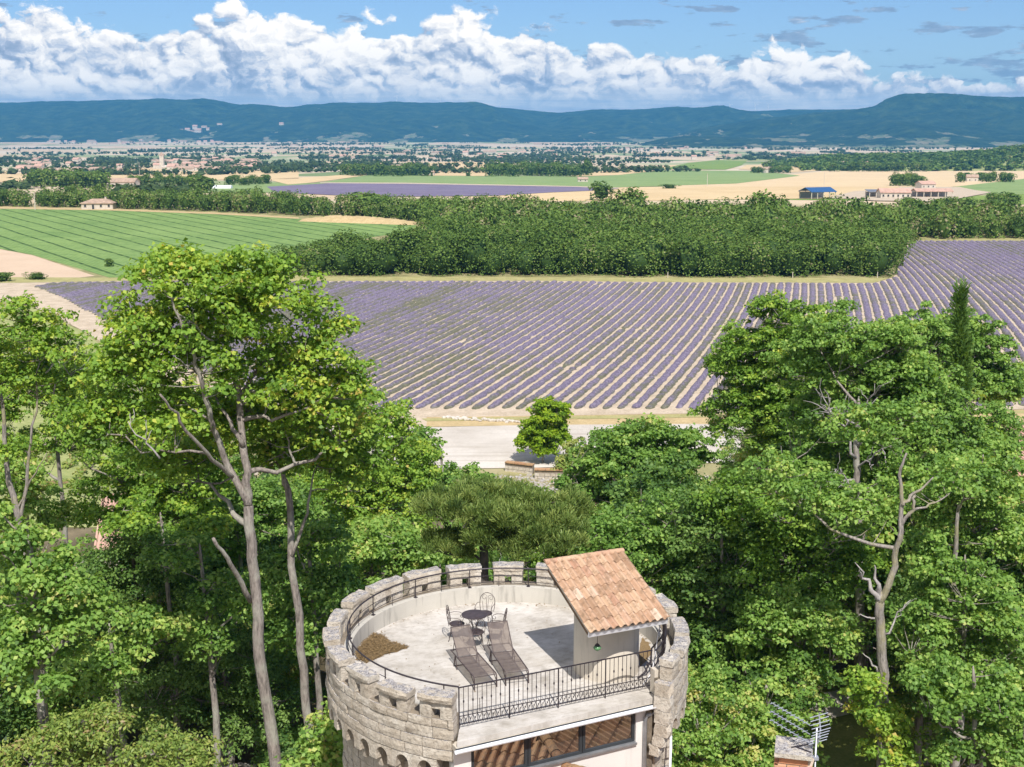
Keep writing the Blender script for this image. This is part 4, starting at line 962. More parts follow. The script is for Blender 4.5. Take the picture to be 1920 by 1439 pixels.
for (xa, ya, xb, yb, n_, s, h) in [(1180, 310, 1350, 300, 34, 1.2, 0.6), (1340, 300, 1520, 296, 34, 1.2, 0.7), (800, 303, 920, 304, 16, 1.1, 0.6), (180, 361, 500, 357, 40, 0.9, 0.6), (-20, 372, 360, 368, 60, 0.9, 0.75), (0, 356, 70, 354, 14, 1.0, 0.8),
                               (0, 300, 320, 303, 90, 1.4, 1.1), (300, 301, 640, 298, 110, 1.5, 1.2), (640, 300, 900, 296, 80, 1.5, 1.1), (900, 298, 1480, 292, 130, 1.5, 1.1), (0, 313, 260, 318, 40, 1.1, 0.8), (560, 323, 640, 326, 12, 1.0, 0.8), (860, 300, 1100, 302, 60, 1.3, 1.0), (0, 290, 1500, 287, 230, 1.3, 0.9), (0, 280, 1700, 279, 210, 1.4, 0.9), (200, 272, 1700, 272, 150, 1.6, 1.0)]:
    for i in range(n_):
        t = (i + rw.random()) / n_
        if vnoise(np.array([t * n_ / 15.0]), np.array([ya * 3.1]), 77)[0] < 0.50: continue
        p = gnd(xa + (xb - xa) * t, ya + (yb - ya) * t + rw.normal(0, 0.5)); pl.append((p.x, p.y, p.z - 0.5, s * rw.uniform(0.6, 1.7), h * rw.uniform(0.55, 1.2)))
for _ in range(150):
    Y = 1500 * (7500 / 1500) ** rw.random() ** 0.8; X = rw.uniform(-0.45, 0.45) * Y
    if Y < 2900 and X > 0.10 * Y: continue
    if Y > 3500 and rw.random() < 0.3:
        for _k in range(rw.integers(8, 40)): pl.append((X + rw.normal(0, 110), Y + rw.normal(0, 35), zg(Y) - 0.5, rw.uniform(1.1, 1.9), rw.uniform(0.8, 1.3)))
    else: hedge(X, Y, rw.choice([rw.normal(0.1, 0.25), rw.normal(1.5, 0.3)], p=[0.75, 0.25]), rw.uniform(90, 420), 1.2, 0.95, 0.9)
blobs_mesh('valley_hedges', pl, M['leaf_far'], 'dark hedges and copses between the far fields', 16)

# ================================================================ BUILDINGS IN THE VALLEY
def gable_mesh(name, w_, d_, h_, rh, ov=0.4, hip=False):
    mb = MB(); x, y = w_ / 2, d_ / 2
    mb.add([(-x, -y, 0), (x, -y, 0), (x, y, 0), (-x, y, 0), (-x, -y, h_), (x, -y, h_), (x, y, h_), (-x, y, h_), (-x, 0, h_ + rh), (x, 0, h_ + rh)],
           [(0, 1, 5, 4), (1, 2, 6, 5), (2, 3, 7, 6), (3, 0, 4, 7)] + ([] if hip else [(5, 6, 9), (7, 4, 8)]), 0)
    r = x * 0.45 if hip else x + ov; X, Yv = x + ov, y + ov; e = h_ + 0.02 - ov * rh / y * (0 if hip else 1)
    v = [(-X, -Yv, e), (X, -Yv, e), (X, Yv, e), (-X, Yv, e), (-r, 0, h_ + rh + 0.12), (r, 0, h_ + rh + 0.12)]
    v += [(a, b, c - 0.25) for a, b, c in v]
    mb.add(v, [(0, 1, 5, 4), (2, 3, 4, 5), (1, 2, 5), (3, 0, 4), (7, 6, 10, 11), (9, 8, 11, 10), (0, 6, 7, 1), (1, 7, 8, 2), (2, 8, 9, 3), (3, 9, 6, 0)] if hip else
           [(0, 1, 5, 4), (2, 3, 4, 5), (7, 6, 10, 11), (9, 8, 11, 10), (0, 6, 7, 1), (2, 8, 9, 3), (1, 7, 11, 5), (5, 11, 8, 2), (0, 4, 10, 6), (4, 3, 9, 10)], 1)
    return mb.mesh(name)
def wall_windows(root, w_, d_, h_, n=3, side='front', win=(0.9, 1.1), z0=1.0, doors=()):
    for i in range(n):
        x = -w_ / 2 + w_ * (i + 0.5) / n; mb = MB(); dr = i in doors
        hh = 2.1 if dr else win[1]; zz = hh / 2 if dr else z0 + hh / 2
        mb.box((x, -d_ / 2 - 0.02, zz), (win[0], 0.06, hh)); mb.obj('door' if dr else 'window', M['frame'], root)
        mb = MB(); mb.box((x, -d_ / 2 - 0.09, zz - hh / 2 - 0.05), (win[0] + 0.3, 0.12, 0.1))
        if not dr: mb.obj('window_sill', M['wall_far'], root)
def building(label, cat, px, py, w_, d_, h_, rh, rz, n=3, hip=False, name='farmhouse', wallm='wall_far', roofm='roof_far', chim=True, doors=()):
    p = gnd(px, py); t = thing(name, label, cat, (p.x, p.y + d_ / 2, p.z), rz)
    me = gable_mesh('body', w_, d_, h_, rh, 0.5, hip)
    # split into wall and roof objects
    for part, mi, mat in (('wall', 0, wallm), ('roof', 1, roofm)):
        bm = bmesh.new(); bm.from_mesh(me); bmesh.ops.delete(bm, geom=[f for f in bm.faces if f.material_index != mi], context='FACES')
        m2 = bpy.data.meshes.new(part)
        for f in bm.faces: f.material_index = 0
        bm.to_mesh(m2); bm.free(); link(part, m2, M[mat], t)
    wall_windows(t, w_, d_, h_, n, doors=doors)
    if chim: mb = MB(); mb.box((w_ * 0.2, 0.4, h_ + rh + 0.1), (0.7, 0.7, 1.3)); mb.box((w_ * 0.2, 0.4, h_ + rh + 0.8), (0.9, 0.9, 0.12)); mb.obj('chimney', M[wallm], t)
    return t
def shed(label, cat, px, py, w_, d_, h_, rise, rz, name, roofm, posts=4, back=True, two=False):
    p = gnd(px, py); t = thing(name, label, cat, (p.x, p.y + d_ / 2, p.z), rz); mb = MB()
    if two:
        v = [(-w_ / 2 - .5, -d_ / 2 - .5, h_), (w_ / 2 + .5, -d_ / 2 - .5, h_), (w_ / 2 + .5, 0, h_ + rise), (-w_ / 2 - .5, 0, h_ + rise), (w_ / 2 + .5, d_ / 2 + .5, h_), (-w_ / 2 - .5, d_ / 2 + .5, h_)]
        v += [(a, b, c - .3) for a, b, c in v]
        mb.add(v, [(0, 1, 2, 3), (3, 2, 4, 5), (6, 9, 8, 7), (9, 11, 10, 8), (0, 6, 7, 1), (1, 7, 8, 2), (2, 8, 10, 4), (0, 3, 9, 6), (3, 5, 11, 9), (4, 10, 11, 5)])
    else:
        v = [(-w_ / 2 - .5, -d_ / 2 - .5, h_), (w_ / 2 + .5, -d_ / 2 - .5, h_), (w_ / 2 + .5, d_ / 2 + .5, h_ + rise), (-w_ / 2 - .5, d_ / 2 + .5, h_ + rise)]
        v += [(a, b, c - .3) for a, b, c in v]; mb.add(v, [(0, 1, 2, 3), (7, 6, 5, 4), (0, 4, 5, 1), (1, 5, 6, 2), (2, 6, 7, 3), (3, 7, 4, 0)])
    mb.obj('roof', M[roofm], t)
    for i in range(posts):
        for sgn in (-1, 1):
            mb = MB(); mb.box((-w_ / 2 + w_ * i / (posts - 1), sgn * d_ / 2, h_ / 2 - 0.15), (0.35, 0.35, h_ - 0.3)); mb.obj('post', M['wall_far'], t)
    if back: mb = MB(); mb.box((0, d_ / 2 - 0.3, h_ / 2 - 0.2), (w_ - 0.4, 0.2, h_ - 0.5)); mb.obj('back_wall', M['zinc'], t)
    return t
M['solar'] = simple('blue solar roof', (0.035, 0.10, 0.24), 0.25, 0.15, 2.0, 0.05)
M['pink_roof'] = simple('pinkish tiled roof', (0.47, 0.30, 0.235), 0.9, 0.15, 0.7, 0.1)
M['plastic'] = simple('white greenhouse film', (0.74, 0.76, 0.80), 0.5, 0.06, 1.0, 0.05)
M['wood'] = simple('brown timber', (0.16, 0.10, 0.06), 0.8, 0.3, 3.0, 0.3)
building('single storey white house with a low hipped terracotta roof behind the green crop', 'house', 181, 393, 13.5, 9, 2.7, 1.6, 0.06, 4, hip=True, doors=(1,))
shed('open sided barn with a bright blue solar panel roof', 'barn', 1537, 374, 14, 11, 3.8, 2.0, 0.35, 'solar_barn', 'solar', 5, True, two=True)
shed('long low shed with a grey roof left of the pink roofed farm', 'shed', 1655, 371, 14, 8, 3.2, 0.8, 0.0, 'farm_shed', 'zinc', 5)
building('main farmhouse with a pinkish roof and glazed front', 'farmhouse', 1680, 373, 15, 9, 3.4, 1.7, -0.05, 6, wallm='wall_far', roofm='pink_roof')
shed('open hall with a long pink roof right of the farmhouse', 'barn', 1752, 371, 19, 9, 3.4, 1.3, 0.0, 'open_hall', 'pink_roof', 6, True, two=True)
building('stone house with pink roof behind the farm', 'house', 1738, 354, 12, 8, 3.6, 1.9, 0.3, 3, roofm='pink_roof')
building('small white house between dark trees above the farm', 'house', 1825, 341, 10, 8, 4.4, 2.0, -0.2, 2)
building('farmhouse hidden among garden trees in the wheat fields', 'farmhouse', 1437, 325, 20, 10, 5.2, 2.5, 0.2, 4)
building('pink gabled house below the wooded hill', 'house', 1620, 317, 20, 13, 7, 4, 0.4, 3, roofm='pink_roof')
building('cream house below the wooded hill, left of the pink gabled one', 'house', 1580, 316, 14, 11, 7, 3, 0.1, 2)
shed('long barn with a pale metal roof at the foot of the wooded hill', 'barn', 1686, 312, 66, 20, 6, 3, 0.0, 'hill_barn', 'plastic', 6, True)
building('farmhouse left of the brown hill field among dark trees', 'farmhouse', 748, 324, 20, 12, 7, 3, 0.3, 3)
building('low white outbuilding beside the dark trees', 'outbuilding', 800, 329, 18, 9, 4, 2, -0.1, 3, chim=False)
building('small hut in the far green field', 'hut', 1093, 342, 9, 6, 3, 1.5, 0.0, 2, chim=False)
building('house in the belt of trees right of the brown field', 'house', 1062, 329, 17, 10, 5, 2.5, 0.1, 3)
building('long old farm with a brown roof behind the umbrella pines', 'farmhouse', 218, 351, 30, 12, 4, 2.6, -0.1, 6, roofm='roof_far')
for (x, y, w_, lab) in ((378, 352, 11, 'white plastic greenhouse tunnel left of the big round tree'), (412, 354, 18, 'longer white greenhouse tunnel right of the big round tree')):
    p = gnd(x, y); mb = MB(); n_ = 9
    ring = [(math.cos(math.pi * i / n_) * 4.0, math.sin(math.pi * i / n_) * 2.5) for i in range(n_ + 1)]
    mb.add([(sx * w_ / 2, a, b) for sx in (-1, 1) for a, b in ring], [(i, i + 1, n_ + 2 + i, n_ + 1 + i) for i in range(n_)] + [tuple(range(n_, -1, -1)), tuple(range(n_ + 1, 2 * n_ + 2))])
    props(mb.obj('greenhouse', M['plastic'], loc=(p.x, p.y, p.z)), lab, 'greenhouse')
# villages: each house a copy, too small to show its parts
hv = []
for i, (w_, d_, h_, rh) in enumerate([(12, 9, 5, 2.2), (16, 9, 4, 2.0), (10, 8, 7, 2.4), (28, 12, 5, 2.5)]):
    me = gable_mesh('village_house', w_, d_, h_, rh); me.materials.append(M['wall_far']); me.materials.append(M['roof_far'] if i % 2 else M['pink_roof']); hv.append(me)
def village(label, group, n_, xr, yr, s=1.0, f=None, name='village_house'):
    for _ in range(n_):
        px = rw.uniform(*xr); py = rw.uniform(*yr) if f is None else f(px)
        p = gnd(px, py) if f is None else py
        o = link(name, hv[rw.integers(0, 4)], None, None, (p[0], p[1], p[2] - 0.3)); o.rotation_euler = (0, 0, rw.uniform(-0.6, 0.6)); k = s * rw.uniform(0.8, 1.3); o.scale = (k, k, k); props(o, label, 'house', group)
village('pale house in the small town across the valley on the left', 'houses of the small town', 58, (290, 480), (303, 323), 0.95)
village('pale long house on the far left of the valley', 'houses at the far left', 26, (0, 230), (300, 326), 1.0)
village('pale house of the hillside village under the left hills', 'houses of the hillside village', 46, (90, 420), (264, 272), 1.5)
village('scattered pale house in the middle of the valley', 'houses scattered in the valley', 60, (480, 1500), (268, 300), 1.15)
village('pale house at the foot of the right plateau', 'houses under the plateau', 40, (1350, 1700), (263, 276), 1.3)
# hilltop hamlet on the left slope
for (px, py, s) in ((335, 249, 2.2), (352, 246, 1.6), (366, 243, 1.8), (383, 240, 1.3), (360, 250, 1.7), (372, 249, 2.2), (390, 245, 1.2), (412, 235, 1.2), (528, 235, 1.4)):
    p = at(px, py, 8100); o = link('hill_house', hv[rw.integers(0, 3)], None, None, (p.x, p.y, p.z)); o.scale = (s * 1.6,) * 3; props(o, 'white house of the hamlet perched on the left hillside', 'house', 'houses of the perched hamlet')
# church in the little town
p = gnd(316, 318); t = thing('church', 'pale village church with a square tower in the small town', 'church', p); mb = MB(); mb.add([v.co for v in hv[1].vertices], [tuple(f.vertices) for f in hv[1].polygons]); mb.obj('nave', M['wall_far'], t)
mb = MB(); mb.box((-9, 0, 10), (6, 6, 20)); mb.obj('tower', M['wall_far'], t); mb = MB(); mb.lathe((-9, 0, 20), [(4.2, 0), (0.1, 5)], 4); mb.obj('spire', M['roof_far'], t)
# wind turbines on the ridge
tm = MB(); tm.tube([(0, 0, 0), (0, 0, 62)], [1.7, 1.0], 8)
rt = MB(); rt.box((0, 1, 0), (2.4, 5, 2.6))
for k in range(3):
    a = rad(90 + 120 * k); u = Vector((math.cos(a), 0, math.sin(a))); rt.tube([Vector((0, -2, 0)), Vector((0, -2, 0)) + u * 8, Vector((0, -2, 0)) + u * 27], [0.9, 1.3, 0.3], 5)
M['turbine'] = simple('white turbine', (0.8, 0.82, 0.84), 0.4, 0.02)
tmesh, rmesh = tm.mesh('mast'), rt.mesh('rotor'); tmesh.materials.append(M['turbine']); rmesh.materials.append(M['turbine'])
for px, py in ((704, 197), (744, 196), (826, 197), (868, 198), (906, 201), (938, 204), (1368, 211), (1416, 210), (1440, 210)):
    p = at(px, py + 2, 9800); t = thing('wind_turbine', 'tiny white three bladed wind turbine on the far ridge', 'wind turbine', p, 0, 'wind turbines on the ridge')
    link('mast', tmesh, None, t); o = link('rotor', rmesh, None, t, (0, 0, 62)); o.rotation_euler = (0, rw.uniform(0, 2), 0)
# utility poles
for (px, py, h, lab) in ((66, 394, 7.5, 'wooden utility pole at the end of the green crop, left of the white house'), (262, 333, 16, 'tall pole in the stubble behind the small copse'), (1326, 350, 10, 'pole in the wheat field left of the blue roofed barn'), (1545, 352, 13, 'pole rising behind the blue roofed barn')):
    p = gnd(px, py); t = thing('utility_pole', lab, 'pole', p); mb = MB(); mb.tube([(0, 0, 0), (0, 0, h)], [0.22, 0.15], 8); mb.obj('shaft', M['wall_far'], t); mb = MB(); mb.box((0, 0, h - 0.5), (1.6, 0.15, 0.15)); mb.obj('crossarm', M['wood'], t)
for px in (1252, 1486, 1645): 
    p = gnd(px, 522); mb = MB(); mb.tube([(0, 0, 0), (0, 0, 1.5)], 0.09, 6); props(mb.obj('marker_post', M['wall_far'], loc=p), 'thin pale post on the verge in front of the oak wood', 'post', 'posts along the verge')

# bank of dry earth at the end of the green crop
nx, ny = 50, 8; V = np.zeros((ny, nx, 3)); pa, pb = gnd(565, 413), gnd(782, 420)
for i in range(nx):
    c = pa.lerp(pb, i / (nx - 1)); hgt = (1.2 + 1.6 * vnoise(np.array([i * .22]), np.array([1.5]), 4)[0]) * math.sin(math.pi * i / (nx - 1)) ** .5
    for j in range(ny):
        t = j / (ny - 1) * 2 - 1; V[j, i] = (c.x + rw.normal(0, .3), c.y + t * 8, hgt * max(0, 1 - t * t) + rw.normal(0, .12) - .05)
i0 = (np.arange(ny - 1)[:, None] * nx + np.arange(nx - 1)[None, :]).reshape(-1)
props(link('dirt_bank', np_mesh('dirt_bank', V.reshape(-1, 3), np.stack([i0, i0 + 1, i0 + nx + 1, i0 + nx], -1), smooth=True), M['drygrass']), kind='structure')
# rubble slope below the yard wall
mb = MB(); bb = [v.co.copy() for v in bpy.data.meshes['woodland_tree'].vertices[:0]]
for i in range(420):
    p = gnd(rw.uniform(925, 1075), rw.uniform(892, 945)); r0 = rw.uniform(.08, .28); a_ = rw.uniform(0, 3)
    mb.box((p.x, p.y, p.z + r0 * .2), (r0 * 1.5, r0, r0 * .8), ax=(Vector((math.cos(a_), math.sin(a_), .2)).normalized(), Vector((-math.sin(a_), math.cos(a_), 0)), Vector((-.2 * math.cos(a_), -.2 * math.sin(a_), 1)).normalized()))
props(mb.obj('rubble', M['stone']), 'loose pale rubble on the slope under the yard wall', 'rubble', kind='stuff')
# ---------------------------------------------------------------- gravel yard edge
st_v = []
for i in range(4):
    bm = bmesh.new(); bmesh.ops.create_icosphere(bm, subdivisions=1, radius=0.3)
    for v in bm.verts: v.co *= rw.uniform(0.75, 1.25); v.co.z *= 0.7
    me = bpy.data.meshes.new('white_rock'); bm.to_mesh(me); bm.free(); me.materials.append(M['gravel']); st_v.append(me)
for i in range(40):
    px = 832 + i * 3.8; p = gnd(px, 786 + 7 * (i / 40) + rw.normal(0, 1.2)); o = link('white_rock', st_v[i % 4], None, None, (p.x, p.y, 0.15)); k = rw.uniform(0.6, 1.3); o.scale = (k, k, k); o.rotation_euler = (0, 0, rw.uniform(0, 6)); props(o, 'white limestone rock in the line between lavender and gravel yard', 'rock', 'white rocks along the yard')
def rubble_wall(label, p0, p1, h, z0, name='rubble_wall', nst=18, course=0.32, th=0.5):
    p0, p1 = Vector(p0), Vector(p1); L = (p1 - p0).length; rz = math.atan2(p1.y - p0.y, p1.x - p0.x)
    t = thing(name, label, 'wall', (p0.x, p0.y, z0), rz); mb = MB(); mb.box((L / 2, 0, h / 2), (L, th - 0.1, h)); mb.obj('core', M['mortar'], t)
    nc = int(h / course)
    for c in range(nc):
        x = rw.uniform(-0.3, 0)
        while x < L:
            l = rw.uniform(0.35, 0.85); a, b = max(0, x), min(L, x + l); x += l
            if b - a < 0.15: continue
            mb = MB(); mb.box(((a + b) / 2, -0.03 + rw.normal(0, 0.015), c * course + course / 2), (b - a - 0.04, th, course - 0.04)); mb.obj('stone', M['stone'], t)
    x = 0
    while x < L:
        b = min(L, x + 1.1); mb = MB(); mb.box(((x + b) / 2, 0, h + 0.06), (b - x - 0.03, th + 0.16, 0.12)); mb.obj('coping', M['tile_old'], t); x = b
wl0 = gnd(945, 878); wl1 = gnd(1000, 884)
rubble_wall('low rubble retaining wall with a brick coping, left part beside the gravel yard', (wl0.x + .2, wl0.y - 1, 0), (wl1.x, wl1.y - 1, 0), 1.9, -1.0)
wl2 = gnd(1000, 890); wl3 = gnd(1052, 892)
rubble_wall('low rubble retaining wall right below the young tree', (wl2.x + .1, wl2.y - 1.4, 0), (wl3.x + 3, wl3.y - 1.4, 0), 1.9, -1.0)

# ================================================================ THE ROUND TOWER
TC = Vector((-0.13, 30.95, 0)); ZF = 21.6; TB = Vector((-0.13, 30.95, 8.0))
tower = thing('round_tower', 'round crenellated limestone tower with a roof terrace and glazed flat front', 'tower', TB)
def tpart(o, parent=None, root=tower):
    if parent is None:
        o.parent = root; o.location = Vector(o.location) - root.location
    else: o.parent = parent
    return o
def pol(r, a, z): a = rad(a); return Vector((TC.x + r * math.cos(a), TC.y + r * math.sin(a), z))
E0 = Vector((-1.24, 26.33, 0)); EA = math.atan2(28.72 - 26.33, 3.59 + 1.24); EX = Vector((math.cos(EA), math.sin(EA), 0)); EN = Vector((math.sin(EA), -math.cos(EA), 0))
def fp(u, v, z): p = E0 + EX * u + EN * v; return Vector((p.x, p.y, z))
rt_ = np.random.default_rng(5)
def ring(name, r0, r1, z0, z1, a0, a1, mat, n=64, parent=None):
    mb = MB(); V = []
    for i in range(n + 1):
        a = a0 + (a1 - a0) * i / n; V += [pol(r0, a, z0), pol(r1, a, z0), pol(r1, a, z1), pol(r0, a, z1)]
    Fc = []
    for i in range(n):
        b = i * 4
        for j in range(4): Fc.append((b + j, b + 4 + j, b + 4 + (j + 1) % 4, b + (j + 1) % 4))
    Fc += [(0, 1, 2, 3), (n * 4 + 3, n * 4 + 2, n * 4 + 1, n * 4)]
    mb.add(V, Fc); return tpart(mb.obj(name, mat), parent)
def cblock(a0, a1, r0, r1, z0, z1, na=3, nz=2, jit=0.008, rnd=0.010, topj=0.0, name='stone', parent=None, mat='stone'):
    """one dressed stone of a round wall, with worn faces and arrises"""
    da = math.degrees(rnd / r1); V = []; Fc = []
    for side, r in ((0, r1), (1, r0)):
        for k in range(nz + 1):
            for i in range(na + 1):
                ed = (i in (0, na)) + (k in (0, nz)); rr = r + rt_.normal(0, jit * 0.6) + (0 if ed else jit * 0.6) * (1 if side == 0 else -1) - (rnd * ed * 0.8 if side == 0 else -rnd * ed * 0.4)
                a = a0 + (a1 - a0) * i / na; z = z0 + (z1 - z0) * k / nz
                if 0 < i < na: a += rt_.normal(0, da)
                if k == nz: z += rt_.normal(0, topj)
                V.append(pol(rr, a, z))
    m = (na + 1) * (nz + 1); I = lambda s, k, i: s * m + k * (na + 1) + i
    for k in range(nz):
        for i in range(na):
            Fc.append((I(0, k, i), I(0, k, i + 1), I(0, k + 1, i + 1), I(0, k + 1, i))); Fc.append((I(1, k, i), I(1, k + 1, i), I(1, k + 1, i + 1), I(1, k, i + 1)))
        Fc.append((I(0, k, 0), I(0, k + 1, 0), I(1, k + 1, 0), I(1, k, 0))); Fc.append((I(0, k, na), I(1, k, na), I(1, k + 1, na), I(0, k + 1, na)))
    for i in range(na):
        Fc.append((I(0, nz, i), I(0, nz, i + 1), I(1, nz, i + 1), I(1, nz, i))); Fc.append((I(0, 0, i), I(1, 0, i), I(1, 0, i + 1), I(0, 0, i + 1)))
    mb = MB(); mb.add(V, Fc); o = mb.mesh(name); return (o, mat, name, parent)
stones = []                                        # (mesh, angle) gathered, nearest ones become single parts
A0, A1 = -31.5, 255.3
# cores behind the stonework
ring('wall_core', 4.15, 4.57, 21.02, 22.03, A0 + .3, A1 - .3, M['mortar'])
ring('wall_core', 3.9, 4.20, 8.0, 21.25, A0 - 2, A1 + 1, M['mortar'])
# merlons
MER = [(-31.3, -25), (-22, -10), (-6, 8), (12.5, 25), (29, 42), (46, 58.5), (62.5, 79), (84, 95.5), (100, 112.8), (116.2, 130.2), (132.8, 147.8), (150.6, 164), (167, 180), (183, 196), (199, 212), (215, 227.2), (229.8, 242.2), (244.7, 255.2)]
def put(meshinfo, parent=None):
    me, mat, name, par = meshinfo; o = link(name, me, M[mat]); tpart(o, parent); return o
mer_stones = 0
for (a, b) in MER:
    if a > 148 and b < 250: a += 0.5; b -= 0.9
    mid = (a + b) / 2; hh = 22.58 + rt_.normal(0, 0.035); hs = 1.3
    if b - a < 8: hs = 0.0
    zt = hh - 0.17
    ovr = 0.055 if 180 < mid < 256 else 0.012
    o = put(cblock(a, b, 4.265 + rt_.normal(0, .01), 4.63 + ovr + rt_.normal(0, .012), zt, hh, 6, 2, 0.012, 0.016, 0.012, 'coping_stone'))
    if hs:
        put(cblock(a + .3, mid - hs, 4.28, 4.61, 22.03, zt - 0.004, 3, 3, 0.008)); put(cblock(mid + hs, b - .3, 4.28, 4.61, 22.03, zt - 0.004, 3, 3, 0.008))
        put(cblock(mid - hs + .04, mid + hs - .04, 4.29, 4.60, 22.26, zt - 0.006, 2, 1, 0.008)); mer_stones += 4
    else: put(cblock(a + .3, b - .3, 4.28, 4.61, 22.03, zt - 0.004, 3, 3, 0.008)); mer_stones += 2
# courses of the overhanging parapet
def visible(a): a = a % 360; return 176 < a < 256 or a > 326 or a < 8
stuff_v = []
def course(z0, z1, r0, r1, amin, amax, wdt, cond, **kw):
    global singles
    a = amin - rt_.uniform(0, wdt)
    while a < amax:
        w_ = wdt * rt_.uniform(0.65, 1.35); s, e = max(amin, a), min(amax, a + w_); a += w_
        if e - s < 1.0: continue
        info = cblock(s + .11, e - .11, r0, r1 + rt_.normal(0, 0.010), z0 + .010, z1 - .010, 4, 2, 0.006, **kw)
        if cond((s + e) / 2) and singles < 300: put(info); singles += 1
        else: stuff_v.append(info[0])
singles = mer_stones
zz = 21.04
for h_ in (0.26, 0.24, 0.28, 0.21): course(zz, zz + h_, 4.3, 4.62, A0, A1, 6.8, visible); zz += h_
# arches between corbels
per = 7.6; a = A0 + 0.4; na_ = 0
while a + per < A1 + 0.5:
    mb = MB(); r0, r1 = 4.22, 4.60; aw = per * 0.30; c = a + per / 2; n_ = 8; outer = []; 
    arcp = [(c - aw * math.cos(math.pi * i / n_), 20.74 + 0.22 * math.sin(math.pi * i / n_)) for i in range(n_ + 1)]
    shp = [(a + .05, 20.60), (c - aw, 20.60)] + arcp + [(c + aw, 20.60), (a + per - .05, 20.60), (a + per - .05, 21.03), (a + .05, 21.03)]
    V = [pol(r, q[0], q[1]) for r in (r1, r0) for q in shp]; m = len(shp); Fc = []
    # front and back as fan strips above and beside the opening
    topn = n_ + 1
    def strip(o_):
        f = []; ia = [o_ + 2 + i for i in range(topn)]; tr, tl = o_ + m - 2, o_ + m - 1
        f.append((o_ + 0, o_ + 1, ia[0], tl)); h2 = topn // 2
        for i in range(h2): f.append((ia[i], ia[i + 1], tl))
        f.append((ia[h2], tr, tl))
        for i in range(h2, topn - 1): f.append((ia[i], ia[i + 1], tr))
        f.append((ia[-1], o_ + m - 4, o_ + m - 3, tr)); return f
    Fc += strip(0) + [tuple(reversed(f)) for f in strip(m)]
    for i in range(m): Fc.append((i, m + i, m + (i + 1) % m, (i + 1) % m))
    mb.add(V, Fc)
    if visible(c): tpart(mb.obj('arch', M['stone']))
    else: stuff_v.append(mb.mesh('arch'))
    info = cblock(a - 1.15, a + 1.15, 4.1, 4.42, 20.34, 20.60, 2, 2, 0.012, name='corbel')
    if visible(a): put(info)
    else: stuff_v.append(info[0])
    a += per
# lower wall
zz = 20.6
k = 0
while zz > 18.2:
    h_ = rt_.uniform(0.22, 0.3); course(zz - h_, zz, 4.0, 4.25, A0 - 1, A1 + .5, 7.2, visible); zz -= h_; k += 1
while zz > 8.3:
    course(zz - 0.42, zz, 4.0, 4.25, A0 - 1, A1 + .5, 11, lambda a: False); zz -= 0.42
VV = []; FF = []; b = 0
for me in stuff_v:
    n_ = len(me.vertices); c = np.empty(n_ * 3, np.float32); me.vertices.foreach_get('co', c); VV.append(c.reshape(-1, 3)); FF += [tuple(i + b for i in f.vertices) for f in me.polygons]; b += n_
me = bpy.data.meshes.new('stonework'); me.from_pydata(np.concatenate(VV).tolist(), [], FF); o = link('stonework', me, M['stone']); tpart(o); o['kind'] = 'stuff'

# end face of the right hand wall: rough stones one above another, corbelled below
zz = 22.05
for (z0, z1, ra, rb) in ((21.72, 22.04, 4.26, 4.70), (21.36, 21.71, 4.28, 4.72), (21.02, 21.35, 4.27, 4.71), (20.7, 21.01, 4.29, 4.68), (20.42, 20.69, 4.25, 4.58), (20.15, 20.41, 4.15, 4.44)):
    put(cblock(A0 - 3.2, A0 - .1, ra, rb, z0, z1, 2, 2, 0.03, 0.02, name='end_stone'))
# terrace floor
mb = MB(); arc = [pol(3.99, a_, ZF) for a_ in np.linspace(-31, 254.5, 90)]
ptsf = arc + [fp(0.02, 0, ZF), fp(5.42, 0, ZF)]; n_ = len(ptsf)
ctr = Vector((0.2, 30.6, ZF)); low = [Vector((p.x, p.y, ZF - 0.13)) for p in ptsf]
mb.add(ptsf + [ctr] + low, [(i, (i + 1) % n_, n_) for i in range(n_)] + [(i, n_ + 1 + i, n_ + 1 + (i + 1) % n_, (i + 1) % n_) for i in range(n_)])
floor = tpart(mb.obj('terrace_floor', M['floor']))
ring('low_parapet', 3.97, 4.16, ZF - 0.1, 22.06, -24, 253.6, M['parapet'], 96)
ring('walkway', 4.12, 4.30, 21.7, 21.98, -29, 254, M['mortar'], 96)
mb = MB(); p = onz(1228, 1301, ZF); mb.box((p.x + .02, p.y + .08, ZF + 0.31), (0.19, 0.19, 0.62), rz=EA); tpart(mb.obj('end_pillar', M['render']))
